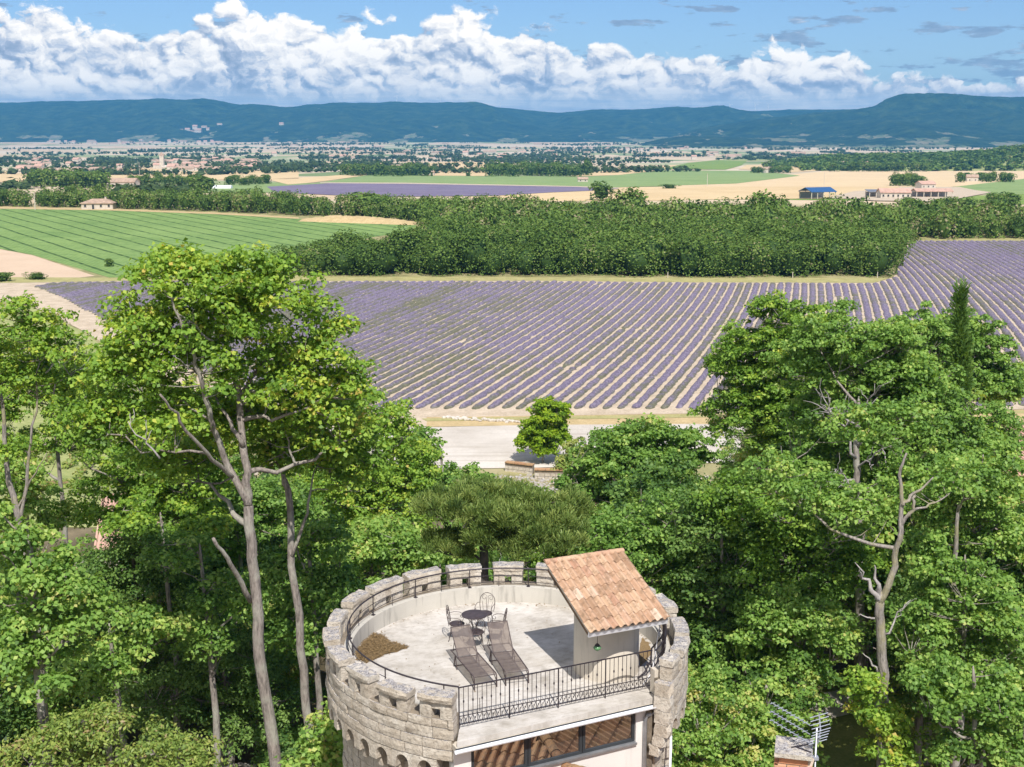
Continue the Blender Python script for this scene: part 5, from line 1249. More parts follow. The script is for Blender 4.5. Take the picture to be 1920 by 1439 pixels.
# dried moss on the floor, two patches
def moss(px_, label):
    c = [onz(x, y, ZF + 0.006) for x, y in px_]; ctr = sum(c, Vector()) / len(c); P_ = []
    for i in range(len(c)):
        for s in range(5):
            q = c[i].lerp(c[(i + 1) % len(c)], s / 5); d_ = (q - ctr); q = ctr + d_ * (1 + rt_.normal(0, 0.06)); P_.append(Vector((q.x, q.y, ZF + 0.006)))
    P_ = [p if (p - Vector((TC.x, TC.y, p.z))).length < 3.95 else Vector((TC.x, TC.y, p.z)) + (p - Vector((TC.x, TC.y, p.z))).normalized() * 3.95 for p in P_]
    mb = MB(); mb.add(P_ + [ctr], [(i, (i + 1) % len(P_), len(P_)) for i in range(len(P_))]); props(mb.obj('dried_moss', M['straw']), label, 'moss', kind='stuff')
def straw_blades(px_, n_, label):
    poly = [(onz(x, y, ZF).x, onz(x, y, ZF).y) for x, y in px_]; r_ = np.random.default_rng(3); xs = [p[0] for p in poly]; ys = [p[1] for p in poly]
    X = r_.uniform(min(xs), max(xs), n_ * 3) ; Y = r_.uniform(min(ys), max(ys), n_ * 3); k = inside(X, Y, poly) & (np.hypot(X - TC.x, Y - TC.y) < 3.94); X, Y = X[k][:n_] + r_.normal(0, .035, k.sum())[:n_], Y[k][:n_] + r_.normal(0, .035, k.sum())[:n_]
    C = np.stack([X, Y, np.full(len(X), ZF + .02) + r_.uniform(0, .025, len(X))], 1); nr_ = r_.normal(0, .35, (len(X), 3)) + np.array([0, 0, 1]); nr_ /= np.linalg.norm(nr_, axis=1, keepdims=True)
    V, Fq = leaf_quads(C, nr_, .13, .018, r_, .1); props(link('straw', np_mesh('straw', V, Fq), M['straw']), label, 'straw', kind='stuff')
MP = [(667, 1225), (676, 1205), (700, 1188), (716, 1192), (733, 1205), (768, 1213), (745, 1222), (722, 1228), (700, 1238), (686, 1244), (672, 1238)]
straw_blades(MP, 2600, 'dry brown stalks lying on the moss at the left end of the terrace')
moss([(667, 1225), (676, 1205), (700, 1188), (716, 1192), (733, 1205), (768, 1213), (745, 1222), (722, 1228), (700, 1238), (686, 1244), (672, 1238)], 'brown dried moss patch at the left end of the terrace floor')
moss([(1203, 1196), (1216, 1206), (1222, 1222), (1214, 1238), (1200, 1250), (1198, 1225)], 'brown dried moss strip between stair turret and right parapet')

r_ = np.random.default_rng(12); aa = np.radians(r_.uniform(5, 250, 260)); rr_ = 3.94 - np.abs(r_.normal(0, .10, 260)) - (r_.random(260) < .2) * r_.uniform(0, 2.4, 260)
C = np.stack([TC.x + rr_ * np.cos(aa), TC.y + rr_ * np.sin(aa), np.full(260, ZF + .012)], 1); nr_ = r_.normal(0, .25, (260, 3)) + np.array([0, 0, 1]); nr_ /= np.linalg.norm(nr_, axis=1, keepdims=True)
V, Fq = leaf_quads(C, nr_, .05, .035, r_, .2); props(link('leaf_litter', np_mesh('leaf_litter', V, Fq), M['straw']), 'small dry leaves blown along the foot of the low parapet', 'leaves', kind='stuff')

# ---- curved iron railing
rail = tpart(link('curved_railing', None)); 
def rp(o): o.parent = rail; o.location = -rail.matrix_basis.translation - tower.location if False else -tower.location - rail.location; return o
def rsub(mb, name, mat='iron'):
    o = mb.obj(name, M[mat]); o.parent = rail; o.location = -(tower.location + rail.location); return o
mb = MB(); mb.tube([pol(4.05, a_, 22.60) for a_ in np.linspace(-27, 254.6, 120)], 0.021, 6); rsub(mb, 'handrail')
for z in (22.20, 22.38): mb = MB(); mb.tube([pol(4.05, a_, z) for a_ in np.linspace(-27, 226, 110)], 0.009, 5); rsub(mb, 'rail')
for i, a_ in enumerate(np.arange(105.5 - 24 * 5, 255, 24)):
    mb = MB(); p = pol(4.05, a_, 22.06); mb.tube([p, p + Vector((0, 0, .54))], 0.016, 6); mb.box(p + Vector((0, 0, .01)), (0.09, 0.09, 0.02), rz=rad(a_)); rsub(mb, 'post')
    mb = MB(); p = pol(4.05, a_ + 12, 22.06); mb.tube([p, p + Vector((0, 0, .32))], 0.008, 5); rsub(mb, 'short_post')
# ---- straight wrought iron balustrade
bal = tpart(link('front_balustrade', None))
def bsub(mb, name):
    o = mb.obj(name, M['iron']); o.parent = bal; o.location = -(tower.location + bal.location); return o
BA, BB = onz(861, 1367, ZF), onz(1220, 1292, ZF); BX = (BB - BA).normalized(); BL = (BB - BA).length
q = lambda u, z: BA + BX * u + Vector((0, 0, z))
mb = MB(); mb.bar(q(-.02, 1.0), q(BL + .02, 1.0), 0.035, 0.02); bsub(mb, 'top_rail')
for z in (0.10, 0.30): mb = MB(); mb.bar(q(0, z), q(BL, z), 0.022, 0.014); bsub(mb, 'bottom_rail')
for i in range(5): mb = MB(); u = BL * i / 4; mb.tube([q(u, 0), q(u, 1.0)], 0.016, 4); bsub(mb, 'post')
nb = 44
for i in range(1, nb):
    if i % 11 == 0: continue
    u = BL * i / nb; mb = MB(); mb.tube([q(u, 0.1), q(u, 1.0)], 0.0075, 4)
    if i % 2: mb.tube([q(u, .60), q(u, .63), q(u, .66), q(u, .69)], [.007, .020, .020, .007], 5, cap=False)
    bsub(mb, 'baluster')
for i in range(nb):
    u = BL * i / nb; mb = MB(); mb.tube([q(u, 0.10), q(u + BL / nb, 0.30)], 0.006, 4); mb.tube([q(u + BL / nb * .5, 0.22), q(u + BL / nb * .5, .18)], [.018, .004], 4); bsub(mb, 'scroll')

# ---- glazed front below the terrace
fac = []
def fbox(name, u0, u1, v0, v1, z0, z1, mat, parent=None):
    mb = MB(); mb.box(fp((u0 + u1) / 2, (v0 + v1) / 2, (z0 + z1) / 2), (u1 - u0, abs(v1 - v0), z1 - z0), rz=EA); return tpart(mb.obj(name, M[mat]), parent)
fbox('slab_edge', 0.0, 5.44, -0.3, 0.02, 21.33, 21.465, 'render')
WT, WBm = 21.30, 20.47
fbox('facade_wall', 0.02, 5.30, -0.45, -0.17, 8.0, WBm - 0.06, 'render_white')
fbox('facade_pier', 0.02, 0.44, -0.45, -0.172, WBm - 0.057, 21.33, 'render_white'); fbox('facade_pier', 4.80, 5.30, -0.45, -0.172, WBm - 0.057, 21.33, 'render_white')
fbox('lintel', 0.443, 4.797, -0.45, -0.2, WT, 21.327, 'frame')
fbox('window_sill', 0.44, 4.80, -0.45, -0.10, WBm - 0.055, WBm - 0.002, 'zinc')
for i in range(3):
    u0 = 0.46 + 1.446 * i; u1 = u0 + 1.43
    wdw = link('window', None); tpart(wdw)
    def ws(mb, name, mat):
        o = mb.obj(name, M[mat]); o.parent = wdw; o.location = -(tower.location + wdw.location); return o
    for (a_, b_, z0, z1) in ((u0, u1, WBm, WBm + .07), (u0, u1, WT - .06, WT - .002), (u0, u0 + .07, WBm + .072, WT - .062), (u1 - .07, u1, WBm + .072, WT - .062)):
        mb = MB(); mb.box(fp((a_ + b_) / 2, -0.24, (z0 + z1) / 2), (b_ - a_, 0.07, z1 - z0), rz=EA); ws(mb, 'frame', 'frame')
    mb = MB(); c = [fp(u0 + .06, -0.235, WBm + .06), fp(u1 - .06, -0.235, WBm + .06), fp(u1 - .06, -0.235, WT - .05), fp(u0 + .06, -0.235, WT - .05)]; mb.add(c, [(0, 1, 2, 3)]); ws(mb, 'pane', 'glass')
fbox('room_back', 0.46, 4.78, -0.9, -0.8, 20.3, 21.3, 'iron')
# gutter and downpipes
mb = MB(); n_ = 6
prof_ = [(-0.065 * math.cos(math.pi * i / n_), -0.065 * math.sin(math.pi * i / n_)) for i in range(n_ + 1)] + [(0.055 * math.cos(math.pi * i / n_), -0.055 * math.sin(math.pi * i / n_)) for i in range(n_ + 1)]
V = [fp(u, 0.10 + a_, 21.43 + b_) for u in (-0.06, 5.56) for a_, b_ in prof_]; m = len(prof_)
mb.add(V, [(i, (i + 1) % m, m + (i + 1) % m, m + i) for i in range(m)] + [tuple(range(m)), tuple(range(2 * m - 1, m - 1, -1))]); tpart(mb.obj('gutter', M['white_trim']))
fbox('gutter_board', -0.03, 5.50, 0.021, 0.034, 21.36, 21.46, 'frame')
mb = MB(); mb.tube([fp(5.44, 0.08, 21.36), fp(5.36, 0.0, 21.22), fp(5.06, -0.10, 21.12), fp(5.02, -0.11, 20.95), fp(5.02, -0.11, 8.2)], 0.05, 8); tpart(mb.obj('downpipe', M['zinc'], smooth=True))
mb = MB(); p = at(1258, 1380, 28.9); mb.tube([p, Vector((p.x, p.y, 8))], 0.03, 8); tpart(mb.obj('white_pipe', M['pvc'], smooth=True))
# rubble return wall right of the downpipe
zz = 21.2
while zz > 17:
    h_ = rt_.uniform(0.22, 0.36); u = 5.12
    while u < 5.85:
        w_ = rt_.uniform(0.3, 0.6); mb = MB(); mb.box(fp(min(u + w_ / 2, 5.75), -0.62 + rt_.normal(0, 0.03), zz - h_ / 2), (w_ - .02, 0.5, h_ - .02), rz=EA + rt_.normal(0, .02)); o = mb.obj('stone', M['stone']); tpart(o)
        u += w_
    zz -= h_

# ---- stair turret with its pent roof of interlocking tiles
tur = tpart(link('stair_turret', None))
def tsub(mb, name, mat, smooth=False):
    o = mb.obj(name, M[mat], smooth=smooth); o.parent = tur; o.location = -(tower.location + tur.location); return o
FL = Vector((1.816, 28.371, 23.351)); ta = rad(24.1); RX = Vector((math.cos(ta), math.sin(ta), 0)); RB = Vector((-math.sin(ta), math.cos(ta), 0)); RW, RL, RH = 2.198, 2.408, 0.957
RY = (RB * RL + Vector((0, 0, RH))).normalized(); RN = RX.cross(RY).normalized(); RLEN = math.hypot(RL, RH)
def roofz(x, y): d_ = min(RL - .12, (Vector((x, y, 0)) - Vector((FL.x, FL.y, 0))).dot(RB)); return FL.z + d_ * RH / RL
TCt = Vector((2.37, 30.28, ZF)); mb = MB(); n_ = 40; V = []
for i in range(n_):
    a_ = 2 * math.pi * i / n_; x = TCt.x + 0.82 * math.cos(a_); y = TCt.y + 0.82 * math.sin(a_); V += [(x, y, ZF - .02), (x, y, roofz(x, y) - 0.16)]
mb.add(V, [(2 * i, 2 * ((i + 1) % n_), 2 * ((i + 1) % n_) + 1, 2 * i + 1) for i in range(n_)] + [tuple(2 * i + 1 for i in range(n_))]); tsub(mb, 'turret_wall', 'render', True)
P = lambda u, v, h_: FL + RX * u + RY * v + RN * h_
mb = MB(); mb.box(P(RW / 2, RLEN / 2, -0.05), (RW - .06, RLEN - .04, 0.05), ax=(RX, RY, RN)); tsub(mb, 'roof_deck', 'render')
mb = MB(); mb.box(P(RW / 2, 0.04, -0.11), (RW - .04, 0.05, 0.12), ax=(RX, RY, RN)); tsub(mb, 'fascia', 'white_trim')
for u in (0.08, RW / 2, RW - .08): mb = MB(); mb.box(P(u, RLEN / 2 - .02, -0.13), (0.08, RLEN - .2, 0.10), ax=(RX, RY, RN)); tsub(mb, 'rafter', 'wood')
mb = MB(); mb.tube([P(RW - .12, .1, -.1), Vector((3.72, 29.55, 23.0)), pol(4.0, -14, 22.1)], 0.035, 8); tsub(mb, 'prop', 'iron')
def tile_mesh(w_, L, hump, name, seg=None):
    prof_ = [(0.0, 0.010), (0.10, -0.004), (0.24, 0.0), (0.34, 0.35), (0.46, 0.82), (0.60, 1.0), (0.74, 0.86), (0.88, 0.42), (1.0, 0.10)]
    prof_ = [(a_ * w_ * 1.06, b_ * hump) for a_, b_ in prof_]; m = len(prof_); th = 0.014
    V = []
    for (y, dz_) in ((0.0, 0.030), (L, 0.006)):
        V += [(x, y, z + dz_) for x, z in prof_]
    V += [(x, 0.0, z + 0.030 - th) for x, z in prof_]
    mb = MB(); mb.add(V, [(i, i + 1, m + i + 1, m + i) for i in range(m - 1)] + [(2 * m + i, 2 * m + i + 1, i + 1, i) for i in range(m - 1)]); me = mb.mesh(name)
    return me
def lay(me, org, ax, mat, parent_o, root_loc, name='roof_tile', jz=0.006):
    if not me.materials: me.materials.append(mat)
    o = link(name, me, None, parent_o)
    R_ = Matrix((ax[0], ax[1], ax[2])).transposed().to_4x4() @ Matrix.Rotation(rt_.normal(0, 0.012), 4, 'Z') @ Matrix.Rotation(rt_.normal(0, 0.010), 4, 'X')
    R_.translation = org + ax[2] * rt_.uniform(0, jz) - root_loc; o.matrix_basis = R_; return o
ncol, nrow = 11, 7; tw = RW / ncol; tl = RLEN / nrow
tme = tile_mesh(tw, tl + 0.055, 0.072, 'roof_tile'); tme.materials.append(M['tile'])
for r in range(nrow):
    for c in range(ncol): lay(tme, P(c * tw, r * tl - 0.03, 0.004), (RX, RY, RN), M['tile'], tur, Vector())
rid = MB(); n_ = 6
V = [(x, 0.085 * math.cos(math.pi * i / n_) * (1 if x == 0 else .88), 0.075 * math.sin(math.pi * i / n_) * (1 if x == 0 else .88)) for x in (0, 0.42) for i in range(n_ + 1)]
rid.add(V, [(i, n_ + 1 + i, n_ + 2 + i, i + 1) for i in range(n_)] + [tuple(range(n_ + 1))]); rme = rid.mesh('ridge_tile'); rme.materials.append(M['tile'])
for i in range(6):
    o = link('ridge_tile', rme, None, tur); R_ = Matrix((RX, RY, RN)).transposed().to_4x4(); R_.translation = P(-0.03 + i * 0.365, RLEN - 0.01, 0.035); o.matrix_basis = R_
# loose cables and a hose behind the balustrade
for k_, (pp, r_c, mt) in enumerate((([(1246, 1152, 23.3), (1247, 1178, 22.9), (1240, 1196, 22.6), (1222, 1216, 22.3), (1220, 1240, 22.0), (1208, 1262, 21.7), (1196, 1272, 21.63)], 0.022, 'iron'), ([(1240, 1160, 23.2), (1234, 1190, 22.7), (1228, 1230, 22.1), (1222, 1262, 21.7), (1206, 1284, 21.63)], 0.014, 'pvc'), ([(1248, 1160, 23.1), (1250, 1190, 22.7), (1240, 1225, 22.2), (1226, 1254, 21.9)], 0.014, 'iron'))):
    mb = MB(); mb.tube([onz(x, y, z) for x, y, z in pp], r_c, 6); props(mb.obj('cable', M[mt], smooth=True), ['thick black cable hanging from the tiled roof corner to the floor', 'pale hose looping down beside the end pillar', 'thin dark cable hanging over the right parapet'][k_], 'cable')
# green glass lantern under the eave
lp = onz(1120, 1214, 22.72); lt = thing('lantern', 'small green glass lantern hanging under the tiled eave', 'lantern', lp)
mb = MB(); mb.lathe((0, 0, 0), [(0.03, -0.09), (0.09, -0.04), (0.10, 0.0), (0.05, 0.04), (0.02, 0.05)], 12)
M['green_glass'] = simple('green glass', (0.10, 0.22, 0.10), 0.2, 0.1); mb.obj('lamp_glass', M['green_glass'], lt, smooth=True)
mb = MB(); mb.lathe((0, 0, 0.05), [(0.07, 0), (0.02, 0.05)], 10); mb.obj('cap', M['iron'], lt); mb = MB(); mb.tube([(0, 0, .09), (0, 0, .46)], 0.006, 4); mb.obj('chain', M['iron'], lt)
sb = MB(); p = onz(1102, 1262, ZF); sb.box((0, 0, 0.17), (0.13, 0.10, 0.34)); o = sb.obj('prop_stone', M['stone'], loc=(p.x, p.y, ZF)); o.rotation_euler = (0.15, 0.30, 0.3); props(o, 'grey stone leaning on the foot of the stair turret', 'stone')

# ================================================================ TERRACE FURNITURE
def spiral(c, ax, ay, r0, r1, a0, a1, n=14):
    return [c + ax * (r0 + (r1 - r0) * i / n) * math.cos(a0 + (a1 - a0) * i / n) + ay * (r0 + (r1 - r0) * i / n) * math.sin(a0 + (a1 - a0) * i / n) for i in range(n + 1)]
X_, Y_, Z_ = Vector((1, 0, 0)), Vector((0, 1, 0)), Vector((0, 0, 1))
def make_chair(label, loc, rz):
    t = thing('garden_chair', label, 'chair', loc, rz, 'wrought iron chairs round the table')     # faces +x
    mb = MB(); mb.lathe((0, 0, .445), [(0.20, 0), (0.205, 0.008), (0.195, 0.014)], 20); mb.obj('seat', M['bronze'], t, smooth=False)
    mb = MB(); mb.tube([(.2 * math.cos(a_), .2 * math.sin(a_), .44) for a_ in np.linspace(0, 2 * math.pi, 17)[:-1]], 0.009, 5, closed=True); mb.obj('seat_ring', M['bronze'], t)
    for sx, sy in ((1, 1), (1, -1), (-1, 1), (-1, -1)):
        mb = MB(); mb.tube([(sx * .14, sy * .14, .44), (sx * .15, sy * .15, .3), (sx * .17, sy * .17, .12), (sx * .21, sy * .20, 0)], 0.009, 5); mb.obj('leg', M['bronze'], t)
    tilt = lambda y, z: Vector((-.19 - (z - .45) * .16, y, z))
    mb = MB(); pts_ = [tilt(-.19, .44), tilt(-.215, .6)] + [tilt(-.215 * math.cos(a_), .72 + .22 * math.sin(a_)) for a_ in np.linspace(0, math.pi, 11)] + [tilt(.215, .6), tilt(.19, .44)]
    mb.tube(pts_, 0.0095, 5); mb.obj('back_frame', M['bronze'], t)
    for s in (-1, 1):
        mb = MB(); sp = spiral(Vector((0, 0, 0)), Y_ * s, Z_, 0.085, 0.02, 2.6, -4.2, 16); mb.tube([tilt(s * .09 + p.y, .80 + p.z) for p in sp], 0.006, 4)
        mb.tube([tilt(s * .015, .46), tilt(s * .02, .62), tilt(s * .03, .74), tilt(s * .02, .84)], 0.006, 4); mb.obj('scroll', M['bronze'], t)
        mb = MB(); mb.tube([tilt(s * .11, .46), tilt(s * .13, .6), tilt(s * .15, .70)], 0.006, 4); mb.obj('spindle', M['bronze'], t)
        mb = MB(); mb.tube([tilt(s * .215, .66), Vector((-.10, s * .235, .69)), Vector((.04, s * .24, .68)), Vector((.13, s * .235, .64))] + [Vector((.10, s * .235, .575)) + Vector((p.x, 0, p.z)) for p in spiral(Vector(), X_, Z_, .065, .02, 1.1, -4.6, 14)], 0.008, 5); mb.tube([(.165, s * .235, .57), (.15, s * .21, .5), (.12, s * .16, .44)], 0.007, 4); mb.obj('arm', M['bronze'], t)
    return t
def floor_at(px, py): return onz(px, py, ZF)
tc = floor_at(890, 1200)
chp = [(857, 1199, 'curved iron armchair on the left side of the round table'), (909, 1179, 'curved iron armchair behind the round table, its arched back in full view'), (931, 1203, 'curved iron armchair on the right side of the table, behind the right lounger'), (893, 1215, 'curved iron armchair on the near side of the table, half hidden by the left lounger')]
for (px, py, lab) in chp:
    p = floor_at(px, py); make_chair(lab, p, math.atan2(tc.y - p.y, tc.x - p.x))
t = thing('garden_table', 'small round brown metal table on thin crossed legs', 'table', tc)
mb = MB(); mb.lathe((0, 0, .70), [(0.345, 0), (0.35, 0.01), (0.345, 0.022)], 36); mb.obj('tabletop', M['bronze'], t)
for k_ in range(4):
    a_ = rad(45 + 90 * k_); c_, s_ = math.cos(a_), math.sin(a_); mb = MB(); mb.tube([(c_ * .26, s_ * .26, .70), (c_ * .13, s_ * .13, .52), (c_ * .05, s_ * .05, .36), (c_ * .12, s_ * .12, .18), (c_ * .27, s_ * .27, 0)], 0.011, 5); mb.obj('leg', M['bronze'], t)
mb = MB(); mb.tube([(.06 * math.cos(a_), .06 * math.sin(a_), .36) for a_ in np.linspace(0, 2 * math.pi, 13)[:-1]], 0.008, 5, closed=True); mb.obj('brace', M['bronze'], t)
def make_lounger(label, foot, head, wv):
    """foot, head: floor points under the left rail at foot end and hinge; wv: width vector"""
    ax = (foot - head); L_ = ax.length; ax.normalize(); rz = math.atan2(ax.y, ax.x)
    t = thing('sun_lounger', label, 'sun lounger', head + wv / 2, rz, 'sun loungers on the terrace'); W_ = wv.length / 2; H = 0.33; s_ = 1
    for s in (-1, 1):
        mb = MB(); mb.tube([(-0.50, s * W_, H), (L_ - .04, s * W_, H), (L_, s * W_, H - .04), (L_ + 0.02, s * W_, 0)], 0.017, 6); mb.obj('side_rail', M['bronze'], t)
        mb = MB(); mb.tube([(-.14, s * W_, H), (-.22, s * (W_ + .01), 0)], 0.017, 6); mb.tube([(-.14, s * W_, H), (-.02, s * (W_ + .01), 0.13), (.02, s * (W_ + .01), 0)], 0.013, 6); mb.obj('leg', M['bronze'], t)
        mb = MB(); mb.tube([(L_ - .02, s * W_, .16), (L_ - .30, s * W_, H)], 0.010, 5); mb.obj('brace', M['bronze'], t)
    for (x, z) in ((L_ - .02, H - .01), (L_ - .02, .14), (-.48, H), (0, H - .02), (L_ * .5, H - .03), (-.2, .02)): mb = MB(); mb.tube([(x, -W_, z), (x, W_, z)], 0.014, 5); mb.obj('cross_bar', M['bronze'], t)
    for k_ in range(5): mb = MB(); x = L_ * (k_ + .5) / 5.5; mb.tube([(x, -W_, H - .015), (x, W_, H - .015)], 0.006, 4); mb.obj('strap', M['bronze'], t)
    a_ = rad(44); BLn = 0.82; bx, bz = -math.cos(a_) * BLn, math.sin(a_) * BLn
    for s in (-1, 1): mb = MB(); mb.tube([(0, s * (W_ - .03), H), (bx, s * (W_ - .03), H + bz)], 0.013, 6); mb.obj('back_rail', M['bronze'], t); mb = MB(); mb.tube([(bx * .55, s * (W_ - .04), H + bz * .55), (-.42, s * (W_ - .04), H)], 0.009, 5); mb.obj('prop', M['bronze'], t)
    mb = MB(); mb.tube([(bx, -W_ + .03, H + bz), (bx, W_ - .03, H + bz)], 0.013, 6); mb.obj('top_bar', M['bronze'], t)
    n_ = 8
    for nm, A_, B_, w_ in (('seat_sling', Vector((0.01, 0, H + .008)), Vector((L_ - .03, 0, H + .008)), W_ - .015), ('back_sling', Vector((-.01, 0, H + .01)), Vector((bx, 0, H + bz + .006)), W_ - .035)):
        V = []; 
        for i in range(n_ + 1):
            for j in range(5):
                p = A_.lerp(B_, i / n_); sg = -0.022 * math.sin(math.pi * j / 4) * math.sin(math.pi * i / n_); V.append((p.x, (j / 2 - 1) * w_, p.z + sg))
        mb = MB(); mb.add(V, [(i * 5 + j, i * 5 + j + 1, (i + 1) * 5 + j + 1, (i + 1) * 5 + j) for i in range(n_) for j in range(4)]); mb.obj(nm, M['sling'], t, smooth=True)
    return t
for (lab, f0, f1, h0_) in (('left sun lounger of the pair with brown mesh sling and raised back', (889, 1270.5), (929, 1263), (857, 1233)), ('right sun lounger of the pair, nearer the stair turret, with raised back', (948, 1262), (989, 1254), (923, 1224))):
    A_, B_, C_ = onz(*f0, ZF + .33), onz(*f1, ZF + .33), onz(*h0_, ZF + .33)
    wv = (B_ - A_); ax_ = (A_ - C_).normalized(); wv = wv - ax_ * wv.dot(ax_); wv = wv.normalized() * 0.58; A_.z = C_.z = ZF; wv.z = 0
    make_lounger(lab, A_, C_, wv)

# ================================================================ LOWER HOUSE WITH THE TILED ROOF UNDER THE WINDOWS
hb = Vector((fp(2.9, 3, 0).x, fp(2.9, 3, 0).y, 8.0)); house = thing('lower_house', 'house with a barrel tiled gable roof built against the tower, seen in the window reflections', 'house', hb)
def hsub(mb, name, mat):
    o = mb.obj(name, M[mat], house); o.location = -hb; return o
ZR = 20.25; RU = 2.86; HS = 0.5 * 0.7071; K2 = 0.7071
tm2 = tile_mesh(0.235, 0.43, 0.085, 'roof_tile'); tm2.materials.append(M['tile_old'])
def roof_at(u, v): return ZR + HS * (v - abs(u - RU))
mb = MB(); mb.add([fp(u, v, roof_at(u, v) - .03) for u, v in ((RU, -.12), (RU, 4.3), (RU - 3.3, 4.3), (RU - 3.3, -.12), (RU + 3.6, 4.3), (RU + 3.6, -.12))], [(0, 1, 2, 3), (0, 5, 4, 1)]); hsub(mb, 'roof_deck', 'tile_old')
for sgn in (-1, 1):
    dn = (EX * (K2 * sgn) - EN * K2 + Vector((0, 0, -0.5))).normalized(); up_ = -dn; hz_ = EX * K2 + EN * (K2 * sgn); acr = hz_ if hz_.cross(up_).z > 0 else -hz_; nn = acr.cross(up_).normalized(); org0 = fp(RU, 0, ZR)
    for r in range(-14, 16):
        for c in range(-24, 24):
            org = org0 + acr * (c * 0.235) + up_ * (r * 0.38); ctr_ = org + acr * .12 + up_ * .2; rel = ctr_ - E0; u = rel.dot(EX); v = rel.dot(EN)
            if v < 0.06 or v > 3.4 or (u - RU) * sgn < 0.06 or abs(u - RU) > (3.1 if sgn > 0 else 2.5): continue
            lay(tm2, org, (acr, up_, nn), M['tile_old'], house, hb)
rid2 = MB(); n_ = 6; V = [(x, 0.13 * math.cos(math.pi * i / n_) * k_, 0.12 * math.sin(math.pi * i / n_) * k_) for x, k_ in ((0, 1), (0.45, .85)) for i in range(n_ + 1)]
rid2.add(V, [(i, n_ + 1 + i, n_ + 2 + i, i + 1) for i in range(n_)]); rm2 = rid2.mesh('ridge_tile'); rm2.materials.append(M['tile_old'])
for i in range(11):
    o = link('ridge_tile', rm2, None, house); hx_ = (EN + Vector((0, 0, HS))).normalized(); hy_ = Z_.cross(hx_).normalized(); R_ = Matrix((hx_, hy_, hx_.cross(hy_))).transposed().to_4x4(); R_.translation = fp(RU, -0.15, ZR + .01) + hx_ * (i * .38) - hb; o.matrix_basis = R_
mb = MB(); mb.box(fp(RU, 2.1, 13.4), (6.0, 3.9, 10.8), rz=EA); hsub(mb, 'wall', 'render_white')
# ================================================================ CHIMNEY AND AERIAL, BOTTOM RIGHT
cc = at(1489, 1399, 19.2); cr = rad(-14); CX_ = Vector((math.cos(cr), math.sin(cr), 0)); CY_ = Vector((-math.sin(cr), math.cos(cr), 0))
chm = thing('brick_chimney', 'red brick chimney with a lichen covered stone cap in the bottom right', 'chimney', (cc.x, cc.y, 8.0), cr); zt = cc.z - 8.0
mb = MB(); mb.box((0, 0, zt - .04), (0.60, 0.62, 0.075)); o = mb.obj('cap_slab', M['stone'], chm)
mb = MB(); mb.box((0.0, 0, zt - .145), (0.46, 0.46, 0.13)); mb.obj('neck', M['brick'], chm)
mb = MB(); mb.box((0, 0, (zt - .22) / 2), (0.56, 0.56, zt - .22)); mb.obj('core', M['mortar'], chm)
for k_ in range(8):
    z = zt - .245 - k_ * .068
    for s in range(4):
        for j in range(3):
            w_ = 0.2; off = (-0.2 + j * 0.2) + (0.09 if k_ % 2 else 0)
            if off > 0.22: off = -0.27; 
            mb = MB(); a_ = s * math.pi / 2; c_, s_ = math.cos(a_), math.sin(a_); x, y = off, -0.27
            mb.box((x * c_ - y * s_, x * s_ + y * c_, z), ((0.185 if abs(off) < .26 else .07), 0.06, 0.055), rz=a_); mb.obj('brick', M['brick'], chm)
mb = MB(); mb.tube([(0.22, -0.22, zt - .35), (0.27, -0.13, zt - .10)], [0.05, 0.07], 8); mb.obj('tile_spout', M['tile'], chm)
mb = MB(); mb.box((0.10, 0.02, zt + .004), (0.34, 0.02, 0.02), rz=0.6); mb.box((0.14, -.1, zt + .004), (0.3, 0.02, 0.02), rz=-0.5); mb.obj('iron_strap', M['iron'], chm)
mp = at(1531, 1378, 19.0); ant = thing('tv_aerial', 'aluminium television aerial on a mast beside the brick chimney', 'aerial', (mp.x, mp.y, mp.z - 1.0))
mb = MB(); mb.tube([(0, 0, -14), (0, 0, 1.12)], 0.018, 8); mb.obj('mast', M['zinc'], ant, smooth=True)
bd = Vector((-0.44, 0.80, 0.0)).normalized(); bq = Vector((bd.y, -bd.x, 0)); 
if bq.x < 0: bq = -bq
hub = Vector((0, 0, 0)) + Vector((0, 0, 1.05)) - bq * 0.05 
for k_ in range(3):
    o0 = hub + Vector((0, 0, -0.16 + 0.15 * k_)) - bq * 0.09; mb = MB(); mb.tube([o0, o0 + bd * 0.95], 0.009, 5); mb.obj('boom', M['alu'], ant)
    for j in range(9): mb = MB(); c = o0 + bd * (.12 + j * .1); mb.tube([c - bq * .055, c + bq * .055], 0.006, 4); mb.obj('element', M['alu'], ant)
for k_ in range(9):
    z = -0.22 + k_ * .058; c = hub + Vector((0, 0, z)) + bq * 0.13 + bd * (-.02 + abs(k_ - 4) * .018); mb = MB(); mb.tube([c - bq * .19, c + bq * .19], 0.008, 4); mb.obj('reflector_rod', M['alu'], ant)
mb = MB(); mb.tube([hub + bq * .13 + Vector((0, 0, -.24)) + bd * .05, hub + bq * .13, hub + bq * .13 + Vector((0, 0, .27)) + bd * .05], 0.013, 5); mb.obj('reflector_spine', M['alu'], ant)
mb = MB(); mb.tube([Vector((0, 0, .95)), hub + bq * .13 + Vector((0, 0, -.1))], 0.018, 6); mb.box((0, 0, .6), (.09, .09, .05)); mb.obj('clamp', M['alu'], ant)

